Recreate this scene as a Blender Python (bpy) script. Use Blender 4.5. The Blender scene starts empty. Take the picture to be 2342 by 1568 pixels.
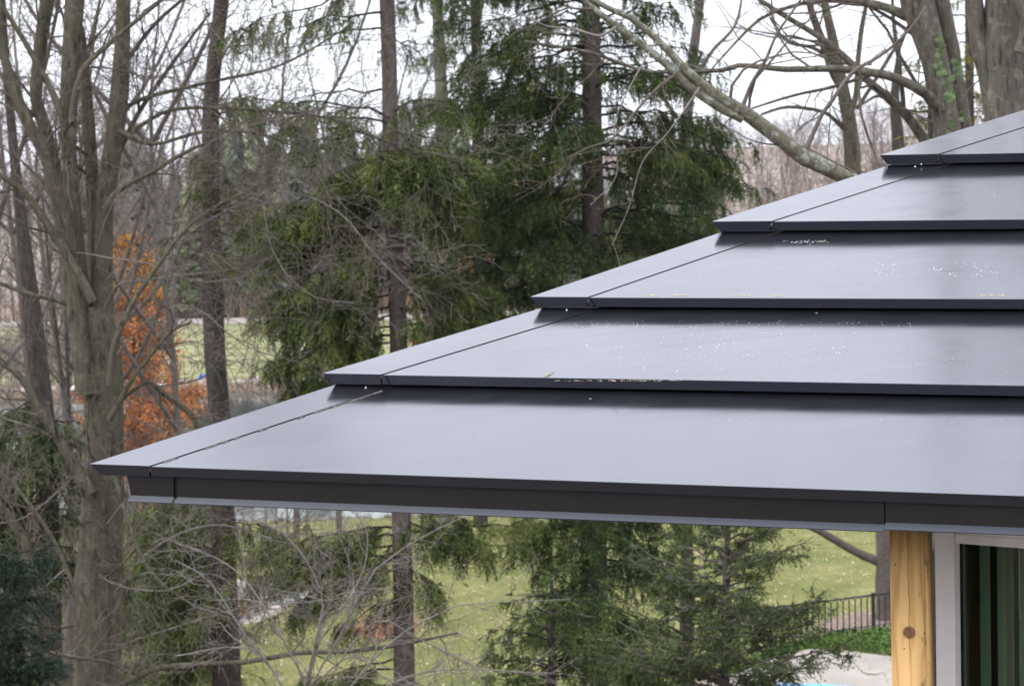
import bpy, bmesh, math, random
import numpy as np
from mathutils import Vector, Matrix

C = bpy.context.scene
COL = C.collection
rng = np.random.RandomState(7)
random.seed(7)

# ------------------------------------------------------------------ camera
F_PX, CX, CY, HZ = 4986.0, 1171.0, 784.0, 412.0        # photo measured at 2342 px width
CAMH = 12.2
ROLL = 0.026
TILT = math.atan((CY - HZ) / F_PX)
FW = np.array([0, math.cos(TILT), -math.sin(TILT)])
RT = np.array([1.0, 0, 0]); UP0 = np.cross(RT, FW)
CR = math.cos(ROLL) * RT - math.sin(ROLL) * UP0
CU = math.sin(ROLL) * RT + math.cos(ROLL) * UP0
CAM = np.array([0, 0, CAMH])
cam_d = bpy.data.cameras.new('camera'); cam = bpy.data.objects.new('camera', cam_d); COL.objects.link(cam)
M = Matrix(((CR[0], CU[0], -FW[0], 0), (CR[1], CU[1], -FW[1], 0), (CR[2], CU[2], -FW[2], CAMH), (0, 0, 0, 1)))
cam.matrix_world = M
cam_d.sensor_width = 36.0
cam_d.lens = 36.0 * F_PX / 2342.0
cam_d.clip_start = 0.1; cam_d.clip_end = 3000
cam_d.dof.use_dof = True
cam_d.dof.focus_distance = 7.0
cam_d.dof.aperture_fstop = 10.0
C.camera = cam

# ------------------------------------------------------------------ world and sun (overcast day)
SUN_EL, SUN_AZ = 48.0, 250.0
w = bpy.data.worlds.new('World'); C.world = w; w.use_nodes = True
nt = w.node_tree; nt.nodes.clear()
sky = nt.nodes.new('ShaderNodeTexSky'); sky.sky_type = 'NISHITA'; sky.sun_disc = False
sky.sun_elevation = math.radians(SUN_EL); sky.sun_rotation = math.radians(SUN_AZ)
sk = nt.nodes.new('ShaderNodeVectorMath'); sk.operation = 'SCALE'; sk.inputs['Scale'].default_value = 0.1
nt.links.new(sky.outputs[0], sk.inputs[0])
tc = nt.nodes.new('ShaderNodeTexCoord'); mp = nt.nodes.new('ShaderNodeMapping'); mp.inputs['Scale'].default_value = (1, 1, 2.5)
nz = nt.nodes.new('ShaderNodeTexNoise'); nz.inputs['Scale'].default_value = 2.2; nz.inputs['Detail'].default_value = 5
cr = nt.nodes.new('ShaderNodeValToRGB')
cr.color_ramp.elements[0].position = .3; cr.color_ramp.elements[0].color = (.86, .90, 1.0, 1)
cr.color_ramp.elements[1].position = .7; cr.color_ramp.elements[1].color = (.98, 1.0, 1.07, 1)
mx = nt.nodes.new('ShaderNodeMix'); mx.data_type = 'RGBA'; mx.inputs['Factor'].default_value = .9
bg = nt.nodes.new('ShaderNodeBackground'); bg.inputs['Strength'].default_value = 1.0
wo = nt.nodes.new('ShaderNodeOutputWorld')
nt.links.new(tc.outputs['Generated'], mp.inputs[0]); nt.links.new(mp.outputs[0], nz.inputs['Vector'])
nt.links.new(nz.outputs['Fac'], cr.inputs[0])
nt.links.new(sk.outputs[0], mx.inputs[6]); nt.links.new(cr.outputs[0], mx.inputs[7])
sx = nt.nodes.new('ShaderNodeSeparateXYZ'); nt.links.new(tc.outputs['Generated'], sx.inputs[0])
gr_ = nt.nodes.new('ShaderNodeMapRange'); gr_.inputs['From Min'].default_value = 0; gr_.inputs['From Max'].default_value = 1
gr_.inputs['To Min'].default_value = .74; gr_.inputs['To Max'].default_value = 2.05; nt.links.new(sx.outputs['Z'], gr_.inputs['Value'])   # overcast: the zenith is nearly three times as bright as the horizon
sc_ = nt.nodes.new('ShaderNodeVectorMath'); sc_.operation = 'SCALE'; nt.links.new(mx.outputs[2], sc_.inputs[0]); nt.links.new(gr_.outputs[0], sc_.inputs['Scale'])
nt.links.new(sc_.outputs[0], bg.inputs['Color']); nt.links.new(bg.outputs[0], wo.inputs[0])
sun_d = bpy.data.lights.new('sun', 'SUN'); sun = bpy.data.objects.new('sun', sun_d); COL.objects.link(sun)
sun_d.energy = 0.8; sun_d.angle = math.radians(20); sun_d.color = (1, .96, .9)
az, el = math.radians(SUN_AZ), math.radians(SUN_EL)
sdir = Vector((math.sin(az) * math.cos(el), math.cos(az) * math.cos(el), math.sin(el)))
sun.rotation_euler = (-sdir).to_track_quat('-Z', 'Y').to_euler()
C.view_settings.view_transform = 'Standard'; C.view_settings.look = 'None'
C.view_settings.gamma = 1; C.view_settings.use_curve_mapping = False
C.view_settings.exposure = 1.05
C.render.engine = 'CYCLES'
C.cycles.max_bounces = 6; C.cycles.diffuse_bounces = 2; C.cycles.glossy_bounces = 3
C.cycles.transparent_max_bounces = 8; C.cycles.sample_clamp_indirect = 6

# ------------------------------------------------------------------ helpers
def ray(vx, vy):
    return FW + CR * (vx - CX) / F_PX - CU * (vy - CY) / F_PX
def W(vx, vy, D):
    """world point seen at photo pixel (vx, vy) whose distance straight ahead is D metres"""
    r = ray(vx, vy); return CAM + r * (D / r[1])
def proj(p):
    q = np.asarray(p) - CAM; return CX + F_PX * q @ CR / (q @ FW), CY - F_PX * q @ CU / (q @ FW)

def tag(o, label=None, cat=None, group=None, kind=None):
    if label: o['label'] = label
    if cat: o['category'] = cat
    if group: o['group'] = group
    if kind: o['kind'] = kind
    return o
def empty(name, loc, label=None, cat=None, group=None, rz=0):
    o = bpy.data.objects.new(name, None); COL.objects.link(o); o.location = tuple(loc); o.rotation_euler = (0, 0, rz)
    o.empty_display_size = .3
    return tag(o, label, cat, group)

class MB:
    """collects geometry as numpy arrays, builds ONE mesh"""
    def __init__(s): s.v = []; s.f = {3: [], 4: []}; s.n = 0; s.ng = []; s.mi = {3: [], 4: []}
    def add(s, v, f, mi=0):
        v = np.asarray(v, float).reshape(-1, 3); f = np.asarray(f, int)
        if len(f) == 0: return
        k = f.shape[1]
        if k in (3, 4): s.f[k].append(f + s.n); s.mi[k].append(np.full(len(f), mi))
        s.v.append(v); s.n += len(v)
    def box(s, lo, hi, R=None, o=None, mi=0):
        x0, y0, z0 = lo; x1, y1, z1 = hi
        v = np.array([(x0,y0,z0),(x1,y0,z0),(x1,y1,z0),(x0,y1,z0),(x0,y0,z1),(x1,y0,z1),(x1,y1,z1),(x0,y1,z1)], float)
        if R is not None: v = v @ np.asarray(R).T
        if o is not None: v = v + np.asarray(o)
        s.add(v, [(0,3,2,1),(4,5,6,7),(0,1,5,4),(1,2,6,5),(2,3,7,6),(3,0,4,7)], mi)
    def hexa(s, v, mi=0):
        """eight corners: bottom ring then top ring"""
        s.add(v, [(0,3,2,1),(4,5,6,7),(0,1,5,4),(1,2,6,5),(2,3,7,6),(3,0,4,7)], mi)
    def tubes(s, P, R, S=5, mi=0):
        P = np.asarray(P, float); R = np.asarray(R, float)
        if P.ndim == 2: P = P[None]; R = R[None]
        N, K, _ = P.shape
        if N == 0: return
        T = np.empty_like(P); T[:, 1:-1] = P[:, 2:] - P[:, :-2]; T[:, 0] = P[:, 1] - P[:, 0]; T[:, -1] = P[:, -1] - P[:, -2]
        T /= np.linalg.norm(T, axis=2, keepdims=True) + 1e-9
        m = T.mean(1); ref = np.where((np.abs(m[:, 2:3]) > .8), np.array([[1., 0, 0]]), np.array([[0, 0, 1.]]))
        A = np.cross(T, ref[:, None, :]); A /= np.linalg.norm(A, axis=2, keepdims=True) + 1e-9
        B = np.cross(T, A)
        a = np.arange(S) * 2 * np.pi / S
        V = P[:, :, None, :] + R[:, :, None, None] * (np.cos(a)[None, None, :, None] * A[:, :, None, :] + np.sin(a)[None, None, :, None] * B[:, :, None, :])
        if S >= 10:
            sd = np.random.RandomState(int(abs(P[0, 0, 0]) * 977 + K) % 99991); ku = np.linspace(0, 1, K)[None, :, None]; lum = 0
            for q_ in range(7):
                fa, fk, ph, am = sd.randint(1, 6), sd.uniform(2, 16), sd.uniform(0, 6.28, 2), .045 / (1 + .25 * q_)
                lum = lum + am * np.cos(fa * a[None, None, :] + ph[0] + 2 * np.sin(ku * 5)) * np.cos(fk * ku * 3 + ph[1])
            V = P[:, :, None, :] + (V - P[:, :, None, :]) * (1 + lum)[..., None]
        idx = np.arange(N * K * S).reshape(N, K, S)
        q = np.stack([idx[:, :-1], np.roll(idx, -1, 2)[:, :-1], np.roll(idx, -1, 2)[:, 1:], idx[:, 1:]], -1).reshape(-1, 4)
        s.add(V.reshape(-1, 3), q[:, ::-1], mi)
    def tris(s): return sum(len(a) for a in s.f[3]) + 2 * sum(len(a) for a in s.f[4])
    def mesh(s, name, smooth=True, origin=(0, 0, 0), attr=None):
        me = bpy.data.meshes.new(name)
        V = np.concatenate(s.v) - np.asarray(origin, float)
        f3 = np.concatenate(s.f[3]) if s.f[3] else np.zeros((0, 3), int)
        f4 = np.concatenate(s.f[4]) if s.f[4] else np.zeros((0, 4), int)
        li = np.concatenate([f3.ravel(), f4.ravel()])
        st = np.concatenate([np.arange(len(f3)) * 3, len(f3) * 3 + np.arange(len(f4)) * 4])
        me.vertices.add(len(V)); me.vertices.foreach_set('co', V.ravel().astype(np.float32))
        me.loops.add(len(li)); me.loops.foreach_set('vertex_index', li.astype(np.int32))
        me.polygons.add(len(st)); me.polygons.foreach_set('loop_start', st.astype(np.int32))
        mi = np.concatenate([np.concatenate(s.mi[k]) if s.mi[k] else np.zeros(0, int) for k in (3, 4)])
        me.polygons.foreach_set('material_index', mi.astype(np.int32))
        me.polygons.foreach_set('use_smooth', np.full(len(st), smooth))
        me.update(calc_edges=True)
        return me
    def build(s, name, mat, parent=None, origin=(0, 0, 0), smooth=True, kind=None):
        me = s.mesh(name, smooth, origin)
        for m in (mat if isinstance(mat, (list, tuple)) else [mat]): me.materials.append(m)
        o = bpy.data.objects.new(name, me); COL.objects.link(o)
        if parent is not None: o.parent = parent
        else: o.location = tuple(origin)
        if kind: o['kind'] = kind
        TRI[0] += s.tris()
        return o
TRI = [0]
def copy_tree(o, parent=None):
    c = o.copy(); COL.objects.link(c); c.parent = parent
    for ch in o.children: copy_tree(ch, c)
    return c

# ------------------------------------------------------------------ materials
class NM:
    def __init__(s, name, rough=.6, spec=.5, metallic=0, ior=None):
        s.m = bpy.data.materials.new(name); s.m.use_nodes = True
        s.t = s.m.node_tree; s.b = s.t.nodes['Principled BSDF']
        s.b.inputs['Roughness'].default_value = rough; s.b.inputs['Specular IOR Level'].default_value = spec
        s.b.inputs['Metallic'].default_value = metallic
        if ior: s.b.inputs['IOR'].default_value = ior
    def n(s, typ, **kw):
        x = s.t.nodes.new('ShaderNode' + typ)
        for k, v in kw.items():
            if k in x.inputs: 
                x.inputs[k].default_value = v
            else: setattr(x, k, v)
        return x
    def l(s, a, b): s.t.links.new(a, b)
    def coord(s, scale=(1, 1, 1), world=False):
        m = s.n('Mapping'); m.inputs['Scale'].default_value = scale
        if world: g = s.n('NewGeometry'); s.l(g.outputs['Position'], m.inputs[0])
        else: g = s.n('TexCoord'); s.l(g.outputs['Object'], m.inputs[0])
        return m.outputs[0]
    def noise(s, vec, scale, detail=4, rough=.55, dist=0):
        x = s.n('TexNoise'); x.inputs['Scale'].default_value = scale; x.inputs['Detail'].default_value = detail
        x.inputs['Roughness'].default_value = rough; x.inputs['Distortion'].default_value = dist
        s.l(vec, x.inputs['Vector']); return x.outputs['Fac']
    def ramp(s, fac, stops):
        r = s.n('ValToRGB'); e = r.color_ramp.elements
        while len(e) < len(stops): e.new(.5)
        for i, (p, c) in enumerate(stops):
            e[i].position = p; e[i].color = (*c, 1) if len(c) == 3 else c
        s.l(fac, r.inputs[0]); return r.outputs[0]
    def mix(s, fac, a, b, mode='MIX'):
        x = s.n('Mix'); x.data_type = 'RGBA'; x.blend_type = mode
        for v, i in ((fac, 0), (a, 6), (b, 7)):
            if hasattr(v, 'links'): s.l(v, x.inputs[i])
            elif i == 0: x.inputs[0].default_value = v
            else: x.inputs[i].default_value = (*v, 1)
        return x.outputs[2]
    def math(s, op, a, b=None, clamp=False):
        x = s.n('Math'); x.operation = op; x.use_clamp = clamp
        for v, i in ((a, 0), (b, 1)):
            if v is None: continue
            if hasattr(v, 'links'): s.l(v, x.inputs[i])
            else: x.inputs[i].default_value = v
        return x.outputs[0]
    def bump(s, h, strength=.5, dist=.02):
        x = s.n('Bump'); x.inputs['Strength'].default_value = strength; x.inputs['Distance'].default_value = dist
        s.l(h, x.inputs['Height']); s.l(x.outputs[0], s.b.inputs['Normal'])
    def col(s, c):
        if hasattr(c, 'links'): s.l(c, s.b.inputs['Base Color'])
        else: s.b.inputs['Base Color'].default_value = (*c, 1)
        return s.m

def bark(name, dark, mid, light, lichen=None, zs=.25, scale=14, thr=.6):
    m = NM(name, rough=.9, spec=.2)
    v = m.coord((1, 1, zs)); n1 = m.noise(v, scale, 6, .7)
    n2 = m.noise(m.coord((1, 1, .5)), 2.2, 3)
    c = m.ramp(n1, [(.36, dark), (.47, mid), (.56, mid), (.68, light)])
    c = m.mix(m.math('MULTIPLY', n2, .5), c, dark)
    if lichen:
        n3 = m.noise(m.coord((1, 1, 1)), scale * .6, 5, .65)
        k = m.ramp(n3, [(thr - .06, (0, 0, 0)), (thr + .05, (1, 1, 1))])
        c = m.mix(k, c, lichen)
    m.bump(n1, 1.0, .05); return m.col(c)

M_ = {}
M_['bark_grey'] = bark('grey_green_bark', (.035, .03, .021), (.112, .100, .070), (.215, .20, .155), (.13, .14, .085), .28, 15, .62)
M_['bark_brown'] = bark('spruce_bark', (.05, .04, .034), (.125, .10, .088), (.22, .185, .165), (.13, .135, .10), .5, 22, .66)
M_['bark_dark'] = bark('dark_bark', (.024, .02, .017), (.062, .051, .043), (.12, .10, .088), None, .4, 18)
M_['bark_ivy'] = bark('ridged_bark', (.035, .029, .024), (.13, .113, .092), (.24, .22, .185), (.16, .17, .125), .2, 17, .60)
M_['bark_lichen'] = bark('lichen_bark', (.08, .072, .05), (.18, .17, .12), (.27, .265, .20), (.32, .335, .275), .6, 26, .585)
M_['bark_far'] = bark('far_bark', (.07, .058, .052), (.12, .10, .092), (.17, .15, .14), None, .4, 6)
M_['twig_grey'] = bark('pale_twig', (.11, .095, .085), (.21, .185, .168), (.36, .33, .30), None, 1, 5)
M_['twig_brown'] = bark('brown_twig', (.075, .058, .048), (.145, .12, .104), (.25, .215, .19), None, 1, 5)
M_['twig_red'] = bark('reddish_twig', (.12, .07, .05), (.20, .14, .115), (.31, .26, .235), None, 1, 9)
M_['twig_dark'] = bark('dark_twig', (.012, .01, .008), (.028, .023, .019), (.05, .04, .034), None, 1, 5)

def foliage(name, a, b, c, scale=1.6):
    m = NM(name, rough=.8, spec=.12)
    v = m.coord((1, 1, 1)); n1 = m.noise(v, scale, 3); n2 = m.noise(v, scale * 14, 2)
    k = m.math('ADD', m.math('MULTIPLY', n1, .6), m.math('MULTIPLY', n2, .4))
    m.col(m.ramp(k, [(.36, a), (.5, b), (.64, c)]))
    m.b.inputs['Subsurface Weight'].default_value = 0
    return m.m
M_['fol_olive'] = foliage('olive_spruce_needles', (.034, .052, .015), (.088, .115, .035), (.18, .205, .062))
M_['fol_dark'] = foliage('dark_spruce_needles', (.02, .036, .012), (.056, .084, .026), (.13, .155, .046))
M_['fol_blue'] = foliage('blue_green_needles', (.022, .036, .014), (.064, .09, .034), (.135, .16, .06), 3)
M_['fol_deep'] = foliage('deep_green_needles', (.012, .022, .015), (.028, .044, .029), (.055, .078, .052))
M_['fol_yellow'] = foliage('yellow_green_needles', (.07, .08, .015), (.18, .17, .035), (.32, .27, .07), 3)
M_['fol_far'] = foliage('far_conifer_needles', (.045, .068, .042), (.075, .10, .062), (.12, .15, .085), .5)
M_['fol_fary'] = foliage('far_yellow_conifer_needles', (.10, .13, .07), (.17, .19, .10), (.24, .25, .14), .5)
M_['leaf_orange'] = foliage('orange_brown_leaves', (.30, .10, .035), (.48, .17, .05), (.60, .32, .15), 2.2)
M_['leaf_gold'] = foliage('golden_orange_leaves', (.34, .13, .03), (.48, .22, .045), (.50, .30, .09), 1.6)
M_['leaf_rust'] = foliage('rusty_leaves', (.20, .09, .05), (.34, .16, .10), (.42, .24, .16), 2)
M_['leaf_ivy'] = foliage('ivy_leaf', (.06, .10, .04), (.12, .165, .075), (.25, .28, .17), 9)
M_['leaf_tan'] = foliage('dry_leaf', (.38, .26, .15), (.52, .40, .26), (.66, .55, .40), 20)

# dark coated roof metal
m = NM('charcoal_coated_metal', rough=.2, spec=.5, ior=1.92)
v = m.coord((1, 1, 1)); nA = m.noise(v, 1.1, 2); nB = m.noise(v, 60, 2); nC = m.noise(m.coord((.6, 6, 6)), 3, 4)
m.l(m.ramp(nC, [(.3, (.13,) * 3), (.7, (.21,) * 3)]), m.b.inputs['Roughness'])
m.bump(m.math('ADD', nA, m.math('MULTIPLY', nB, .006)), .16, .05)
m.b.inputs['Specular Tint'].default_value = (.84, .85, 1.0, 1)
M_['roof'] = m.col(m.ramp(m.noise(v, 5, 4), [(.35, (.009, .0095, .0125)), (.7, (.013, .0135, .017))]))
m = NM('brown_black_metal', rough=.45, spec=.3)
M_['fascia'] = m.col(m.ramp(m.noise(m.coord((1, 1, 1)), 4, 3), [(.3, (.006, .0048, .004)), (.7, (.009, .007, .006))]))
m = NM('drip_flange_metal', rough=.35, spec=.5, ior=1.65)
M_['flange'] = m.col((.03, .035, .05))
M_['black'] = NM('black_rubber', rough=.8, spec=.2).col((.008, .008, .009))
m = NM('foam_strip', rough=.95, spec=.1); M_['foam'] = m.col(m.ramp(m.noise(m.coord(), 90, 3), [(.4, (.06, .055, .05)), (.6, (.22, .20, .18))]))
M_['screw'] = NM('bright_steel', rough=.2, metallic=1).col((.75, .75, .75))
m = NM('lime_spots', rough=.7, spec=.3); M_['spots'] = m.col((.7, .7, .7))
M_['debris'] = NM('dry_debris', rough=.9, spec=.1).col((.42, .34, .2))
m = NM('white_vinyl', rough=.45, spec=.4); M_['vinyl'] = m.col(m.ramp(m.noise(m.coord(), 30, 3), [(.3, (.72, .67, .665)), (.7, (.77, .72, .71))]))
M_['seam'] = NM('frame_joint', rough=.8).col((.08, .07, .07))
m = NM('stained_siding', rough=.8); M_['siding'] = m.col(m.ramp(m.noise(m.coord((1, 1, 8)), 6, 4), [(.3, (.16, .13, .1)), (.7, (.24, .2, .16))]))
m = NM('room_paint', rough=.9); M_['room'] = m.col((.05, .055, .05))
m = NM('blind_vinyl', rough=.6); M_['blind'] = m.col((.30, .37, .30))
# window glass
gm = bpy.data.materials.new('window_glass'); gm.use_nodes = True; g = gm.node_tree; g.nodes.clear()
tr = g.nodes.new('ShaderNodeBsdfTransparent'); tr.inputs[0].default_value = (.72, .80, .74, 1)
gl = g.nodes.new('ShaderNodeBsdfGlossy'); gl.inputs['Roughness'].default_value = .02
fr = g.nodes.new('ShaderNodeFresnel'); fr.inputs[0].default_value = 1.5
ms = g.nodes.new('ShaderNodeMixShader'); go = g.nodes.new('ShaderNodeOutputMaterial')
g.links.new(fr.outputs[0], ms.inputs[0]); g.links.new(tr.outputs[0], ms.inputs[1]); g.links.new(gl.outputs[0], ms.inputs[2]); g.links.new(ms.outputs[0], go.inputs[0])
M_['glass'] = gm
# ironwork, deck, pool
M_['iron'] = NM('black_iron', rough=.45, spec=.4).col((.014, .018, .022))
m = NM('pool_deck_concrete', rough=.85, spec=.25); v = m.coord()
c = m.ramp(m.noise(v, .7, 5), [(.35, (.24, .215, .19)), (.65, (.32, .29, .255))]); c = m.mix(m.math('MULTIPLY', m.noise(v, 22, 4), .35), c, (.2, .18, .155))
m.bump(m.noise(v, 30, 4), .3, .01); M_['deck'] = m.col(c)
m = NM('stone_coping', rough=.8); M_['coping'] = m.col(m.ramp(m.noise(m.coord(), 3, 4), [(.3, (.45, .42, .38)), (.7, (.6, .57, .52))]))
m = NM('blue_pool_cover', rough=.4, spec=.5); M_['cover'] = m.col(m.ramp(m.noise(m.coord(), 1.7, 4), [(.38, (.02, .22, .48)), (.6, (.08, .42, .68))]))
M_['lampgrey'] = NM('lamp_grey_plastic', rough=.5).col((.45, .47, .5))

# ------------------------------------------------------------------ terrain
def sstep(a, b, x):
    t = np.clip((x - a) / (b - a), 0, 1); return t * t * (3 - 2 * t)
LAKE_N, LAKE_F = 80.0, 135.0
def hgt(x, y):
    x = np.asarray(x, float); y = np.asarray(y, float)
    z = 5.7 * (1 - sstep(12, 43, y))
    near = LAKE_N + 1.0 * np.sin(x * .13) * .6
    far = LAKE_F + 3 * np.sin(x * .045 + 1)
    z = z - 2.2 * sstep(near - .25, near + .35, y) * (1 - sstep(far - 2.5, far + .5, y))
    z = z + 1.0 * sstep(150, 190, y)
    hill = sstep(195, 420, y) * (7 + 8 * sstep(-30, 60, x) + 2.5 * np.sin(x * .02 + y * .01))
    z = z + hill + sstep(400, 900, y) * 4
    z = z + .05 * np.sin(x * .7) * np.sin(y * .55) * sstep(55, 58, y) * (1 - sstep(74, 78, y))
    return z
xs = np.concatenate([np.linspace(-900, -60, 20), np.linspace(-56, 56, 85), np.linspace(60, 900, 20)])
ys = np.concatenate([np.linspace(-60, 10, 12), np.linspace(11, 78, 80), np.linspace(78.3, 83, 22), np.linspace(84, 128, 30), np.linspace(129, 142, 30), np.linspace(144, 300, 70), np.linspace(310, 1500, 30)])
X, Y = np.meshgrid(xs, ys); Z = hgt(X, Y)
idx = np.arange(X.size).reshape(X.shape)
q = np.stack([idx[:-1, :-1], idx[:-1, 1:], idx[1:, 1:], idx[1:, :-1]], -1).reshape(-1, 4)
mb = MB(); mb.add(np.stack([X, Y, Z], -1), q)
m = NM('ground_cover', rough=.95, spec=.1)
wp = m.coord(world=True); sep = m.n('SeparateXYZ'); m.l(wp, sep.inputs[0])
lawn = m.ramp(m.math('ADD', m.math('MULTIPLY', m.noise(wp, .45, 5), .6), m.math('MULTIPLY', m.noise(m.coord((1, .35, 1), True), 5, 5, .7), .4)),
              [(.36, (.07, .083, .022)), (.47, (.112, .12, .037)), (.56, (.15, .147, .052)), (.68, (.25, .20, .10))])
litter = m.ramp(m.noise(wp, 6, 6, .7), [(.35, (.05, .035, .024)), (.5, (.11, .08, .055)), (.65, (.2, .15, .11))])
farl = m.ramp(m.noise(m.coord((.4, 1.4, 1), True), .25, 4), [(.38, (.14, .15, .065)), (.52, (.185, .19, .09)), (.66, (.27, .23, .14))])
woods = m.ramp(m.noise(wp, .12, 5, .7), [(.35, (.16, .125, .10)), (.5, (.25, .20, .165)), (.65, (.33, .27, .22))])
wob = m.math('MULTIPLY', m.math('SUBTRACT', m.noise(wp, .3, 3), .5), 6)
yy = m.math('ADD', sep.outputs['Y'], wob)
def stepn(a, b):
    x = m.n('MapRange'); x.inputs['From Min'].default_value = a; x.inputs['From Max'].default_value = b; m.l(yy, x.inputs['Value']); return x.outputs[0]
c = m.mix(stepn(43, 46), litter, lawn); c = m.mix(stepn(79.8, 81), c, litter); c = m.mix(stepn(138, 141), c, farl); c = m.mix(stepn(184, 192), c, woods)
m.bump(m.noise(m.coord((1, .6, 1), True), 9, 5, .7), .6, .06)
gr = mb.build('ground', m.col(c), kind='structure')

m = NM('lake_water', rough=.03, spec=.5, ior=1.33)
v = m.coord((.35, 1.0, 1), True); nn = m.math('ADD', m.noise(v, 1.6, 4, .6), m.math('MULTIPLY', m.noise(v, 7, 3), .25))
m.bump(nn, .18, .05)
mb = MB(); mb.add([(-400, 77, -.5), (400, 77, -.5), (400, 141, -.5), (-400, 141, -.5)], [(0, 1, 2, 3)])
mb.build('lake_water', m.col((.045, .055, .05)), kind='structure')

# edging stones along the near shore, sand strip and pale rocks along the far one
def stones(name, mat, xs_, yf, sz, n_, seed, zoff=0):
    r = np.random.RandomState(seed); mb = MB()
    for i in range(n_):
        x = r.uniform(*xs_); y = yf(x) + r.uniform(-.25, .25); s = sz * r.uniform(.5, 1.2)
        z = float(hgt(x, y)) + zoff
        a = np.sort(r.rand(6) * 6.283); ring = np.stack([np.cos(a) * s, np.sin(a) * s * .7, np.zeros(6)], 1)
        lo = ring * r.uniform(.9, 1.1, (6, 1)); hi = ring * r.uniform(.5, .8, (6, 1)) + [0, 0, s * r.uniform(.5, .8)]
        V = np.concatenate([lo, hi, [[0, 0, s * .75]]]) + [x, y, z - s * .1]
        f = [(k, (k + 1) % 6, 6 + (k + 1) % 6, 6 + k) for k in range(6)]
        mb.add(V, f); mb.add(V[6:], [(k, (k + 1) % 6, 6) for k in range(6)])
    return mb.build(name, mat, kind='stuff', smooth=False)
m = NM('pale_rock', rough=.9); M_['rock'] = m.col(m.ramp(m.noise(m.coord(), .8, 5), [(.35, (.26, .22, .19)), (.65, (.48, .43, .38))]))
m = NM('grey_edging', rough=.9); M_['edging'] = m.col(m.ramp(m.noise(m.coord(), 1.5, 5), [(.35, (.09, .085, .075)), (.65, (.26, .24, .2))]))
tag(stones('edging_stones', M_['edging'], (-30, 30), lambda x: 79.6 + .6 * math.sin(x * .13), .17, 420, 3), 'low grey edging stones along the near lake shore', 'stones')
tag(stones('shore_rocks', M_['rock'], (-35, 25), lambda x: 135.6 + 3 * math.sin(x * .045 + 1), .42, 260, 4), 'pale rocks scattered along the far lake shore', 'rocks')
mb = MB()
xx = np.linspace(-60, 40, 60); p0 = np.stack([xx, 182 + 1.5 * np.sin(xx * .1), 0 * xx], 1); p1 = p0 + [0, 2.6, 0]
p0[:, 2] = hgt(p0[:, 0], p0[:, 1]) + .04; p1[:, 2] = hgt(p1[:, 0], p1[:, 1]) + .30
V = np.concatenate([p0, p1]); mb.add(V, [(i, i + 1, 61 + i, 60 + i) for i in range(59)])
m = NM('pale_gravel', rough=.9); mb.build('path', m.col((.24, .21, .18)), kind='structure')

# ------------------------------------------------------------------ growth tools
def unit(a): return a / (np.linalg.norm(a, axis=-1, keepdims=True) + 1e-9)
def smooth_path(pts, n=14):
    """Catmull-Rom through rows of (x,y,z,r)"""
    P = np.asarray(pts, float); P = np.vstack([2 * P[0] - P[1], P, 2 * P[-1] - P[-2]]); out = []
    m_ = len(P) - 3; per = max(2, n // m_)
    for i in range(m_):
        a, b, c, d = P[i:i + 4]
        for t in np.arange(per) / per:
            out.append(.5 * ((2 * b) + (c - a) * t + (2 * a - 5 * b + 4 * c - d) * t * t + (3 * b - a - 3 * c + d) * t ** 3))
    out.append(P[-2]); out = np.array(out); out[:, 3] = np.maximum(out[:, 3], .002)
    return out
def vlimb(pts, D, n=16):
    """polyline of (vx, vy, width in photo px [, extra distance]) -> world rows (x,y,z,r)"""
    rows = []
    for p in pts:
        d = D + (p[3] if len(p) > 3 else 0)
        rows.append((*W(p[0], p[1], d), p[2] / 2 / F_PX * d))
    return smooth_path(rows, n)
def resample(path, K):
    s = np.concatenate([[0], np.cumsum(np.linalg.norm(np.diff(path[:, :3], axis=0), axis=1))]); t = np.linspace(0, s[-1], K)
    return np.stack([np.interp(t, s, path[:, i]) for i in range(4)], 1)
def grow(r, P, R, per_m, lmin, lmax, ang=(35, 65), K=6, droop=0., wig=.18, rr=.5, umin=.15, taper=.25, maxn=None, up=0.):
    """children of tubes P (N,K0,3), R (N,K0)"""
    N, K0, _ = P.shape
    seg = np.linalg.norm(np.diff(P, axis=1), axis=2); L = seg.sum(1)
    n = r.poisson(L * per_m)
    pi = np.repeat(np.arange(N), n)
    if maxn and len(pi) > maxn: pi = r.choice(pi, maxn, replace=False)
    if len(pi) == 0: return np.zeros((0, K, 3)), np.zeros((0, K))
    u = umin + (1 - umin) * r.rand(len(pi)) ** .9; uf = u * (K0 - 1); i0 = np.minimum(uf.astype(int), K0 - 2); t = (uf - i0)[:, None]
    A, B = P[pi, i0], P[pi, i0 + 1]; p = A * (1 - t) + B * t; rad = R[pi, i0] * (1 - t[:, 0]) + R[pi, i0 + 1] * t[:, 0]
    T = unit(B - A); v = unit(np.cross(T, r.randn(len(pi), 3)))
    a = np.radians(r.uniform(*ang, len(pi)))[:, None]
    d = unit(np.cos(a) * T + np.sin(a) * v + np.array([0, 0, up]))
    ln = r.uniform(lmin, lmax, len(pi)) * (1.15 - .6 * u); ln = np.minimum(ln, L[pi] * .9)
    rad0 = np.minimum(rad * .75, np.clip(rad * rr, ln * .006, ln * .0135)); 
    out = np.empty((len(pi), K, 3)); out[:, 0] = p; st = (ln / (K - 1))[:, None]
    bend = unit(r.randn(len(pi), 3)) * wig * .7
    for k in range(1, K):
        d = unit(d + r.randn(len(pi), 3) * wig + bend + np.array([0, 0, -droop]))
        out[:, k] = out[:, k - 1] + d * st
    return out, rad0[:, None] * np.linspace(1, taper, K)[None]

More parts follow.
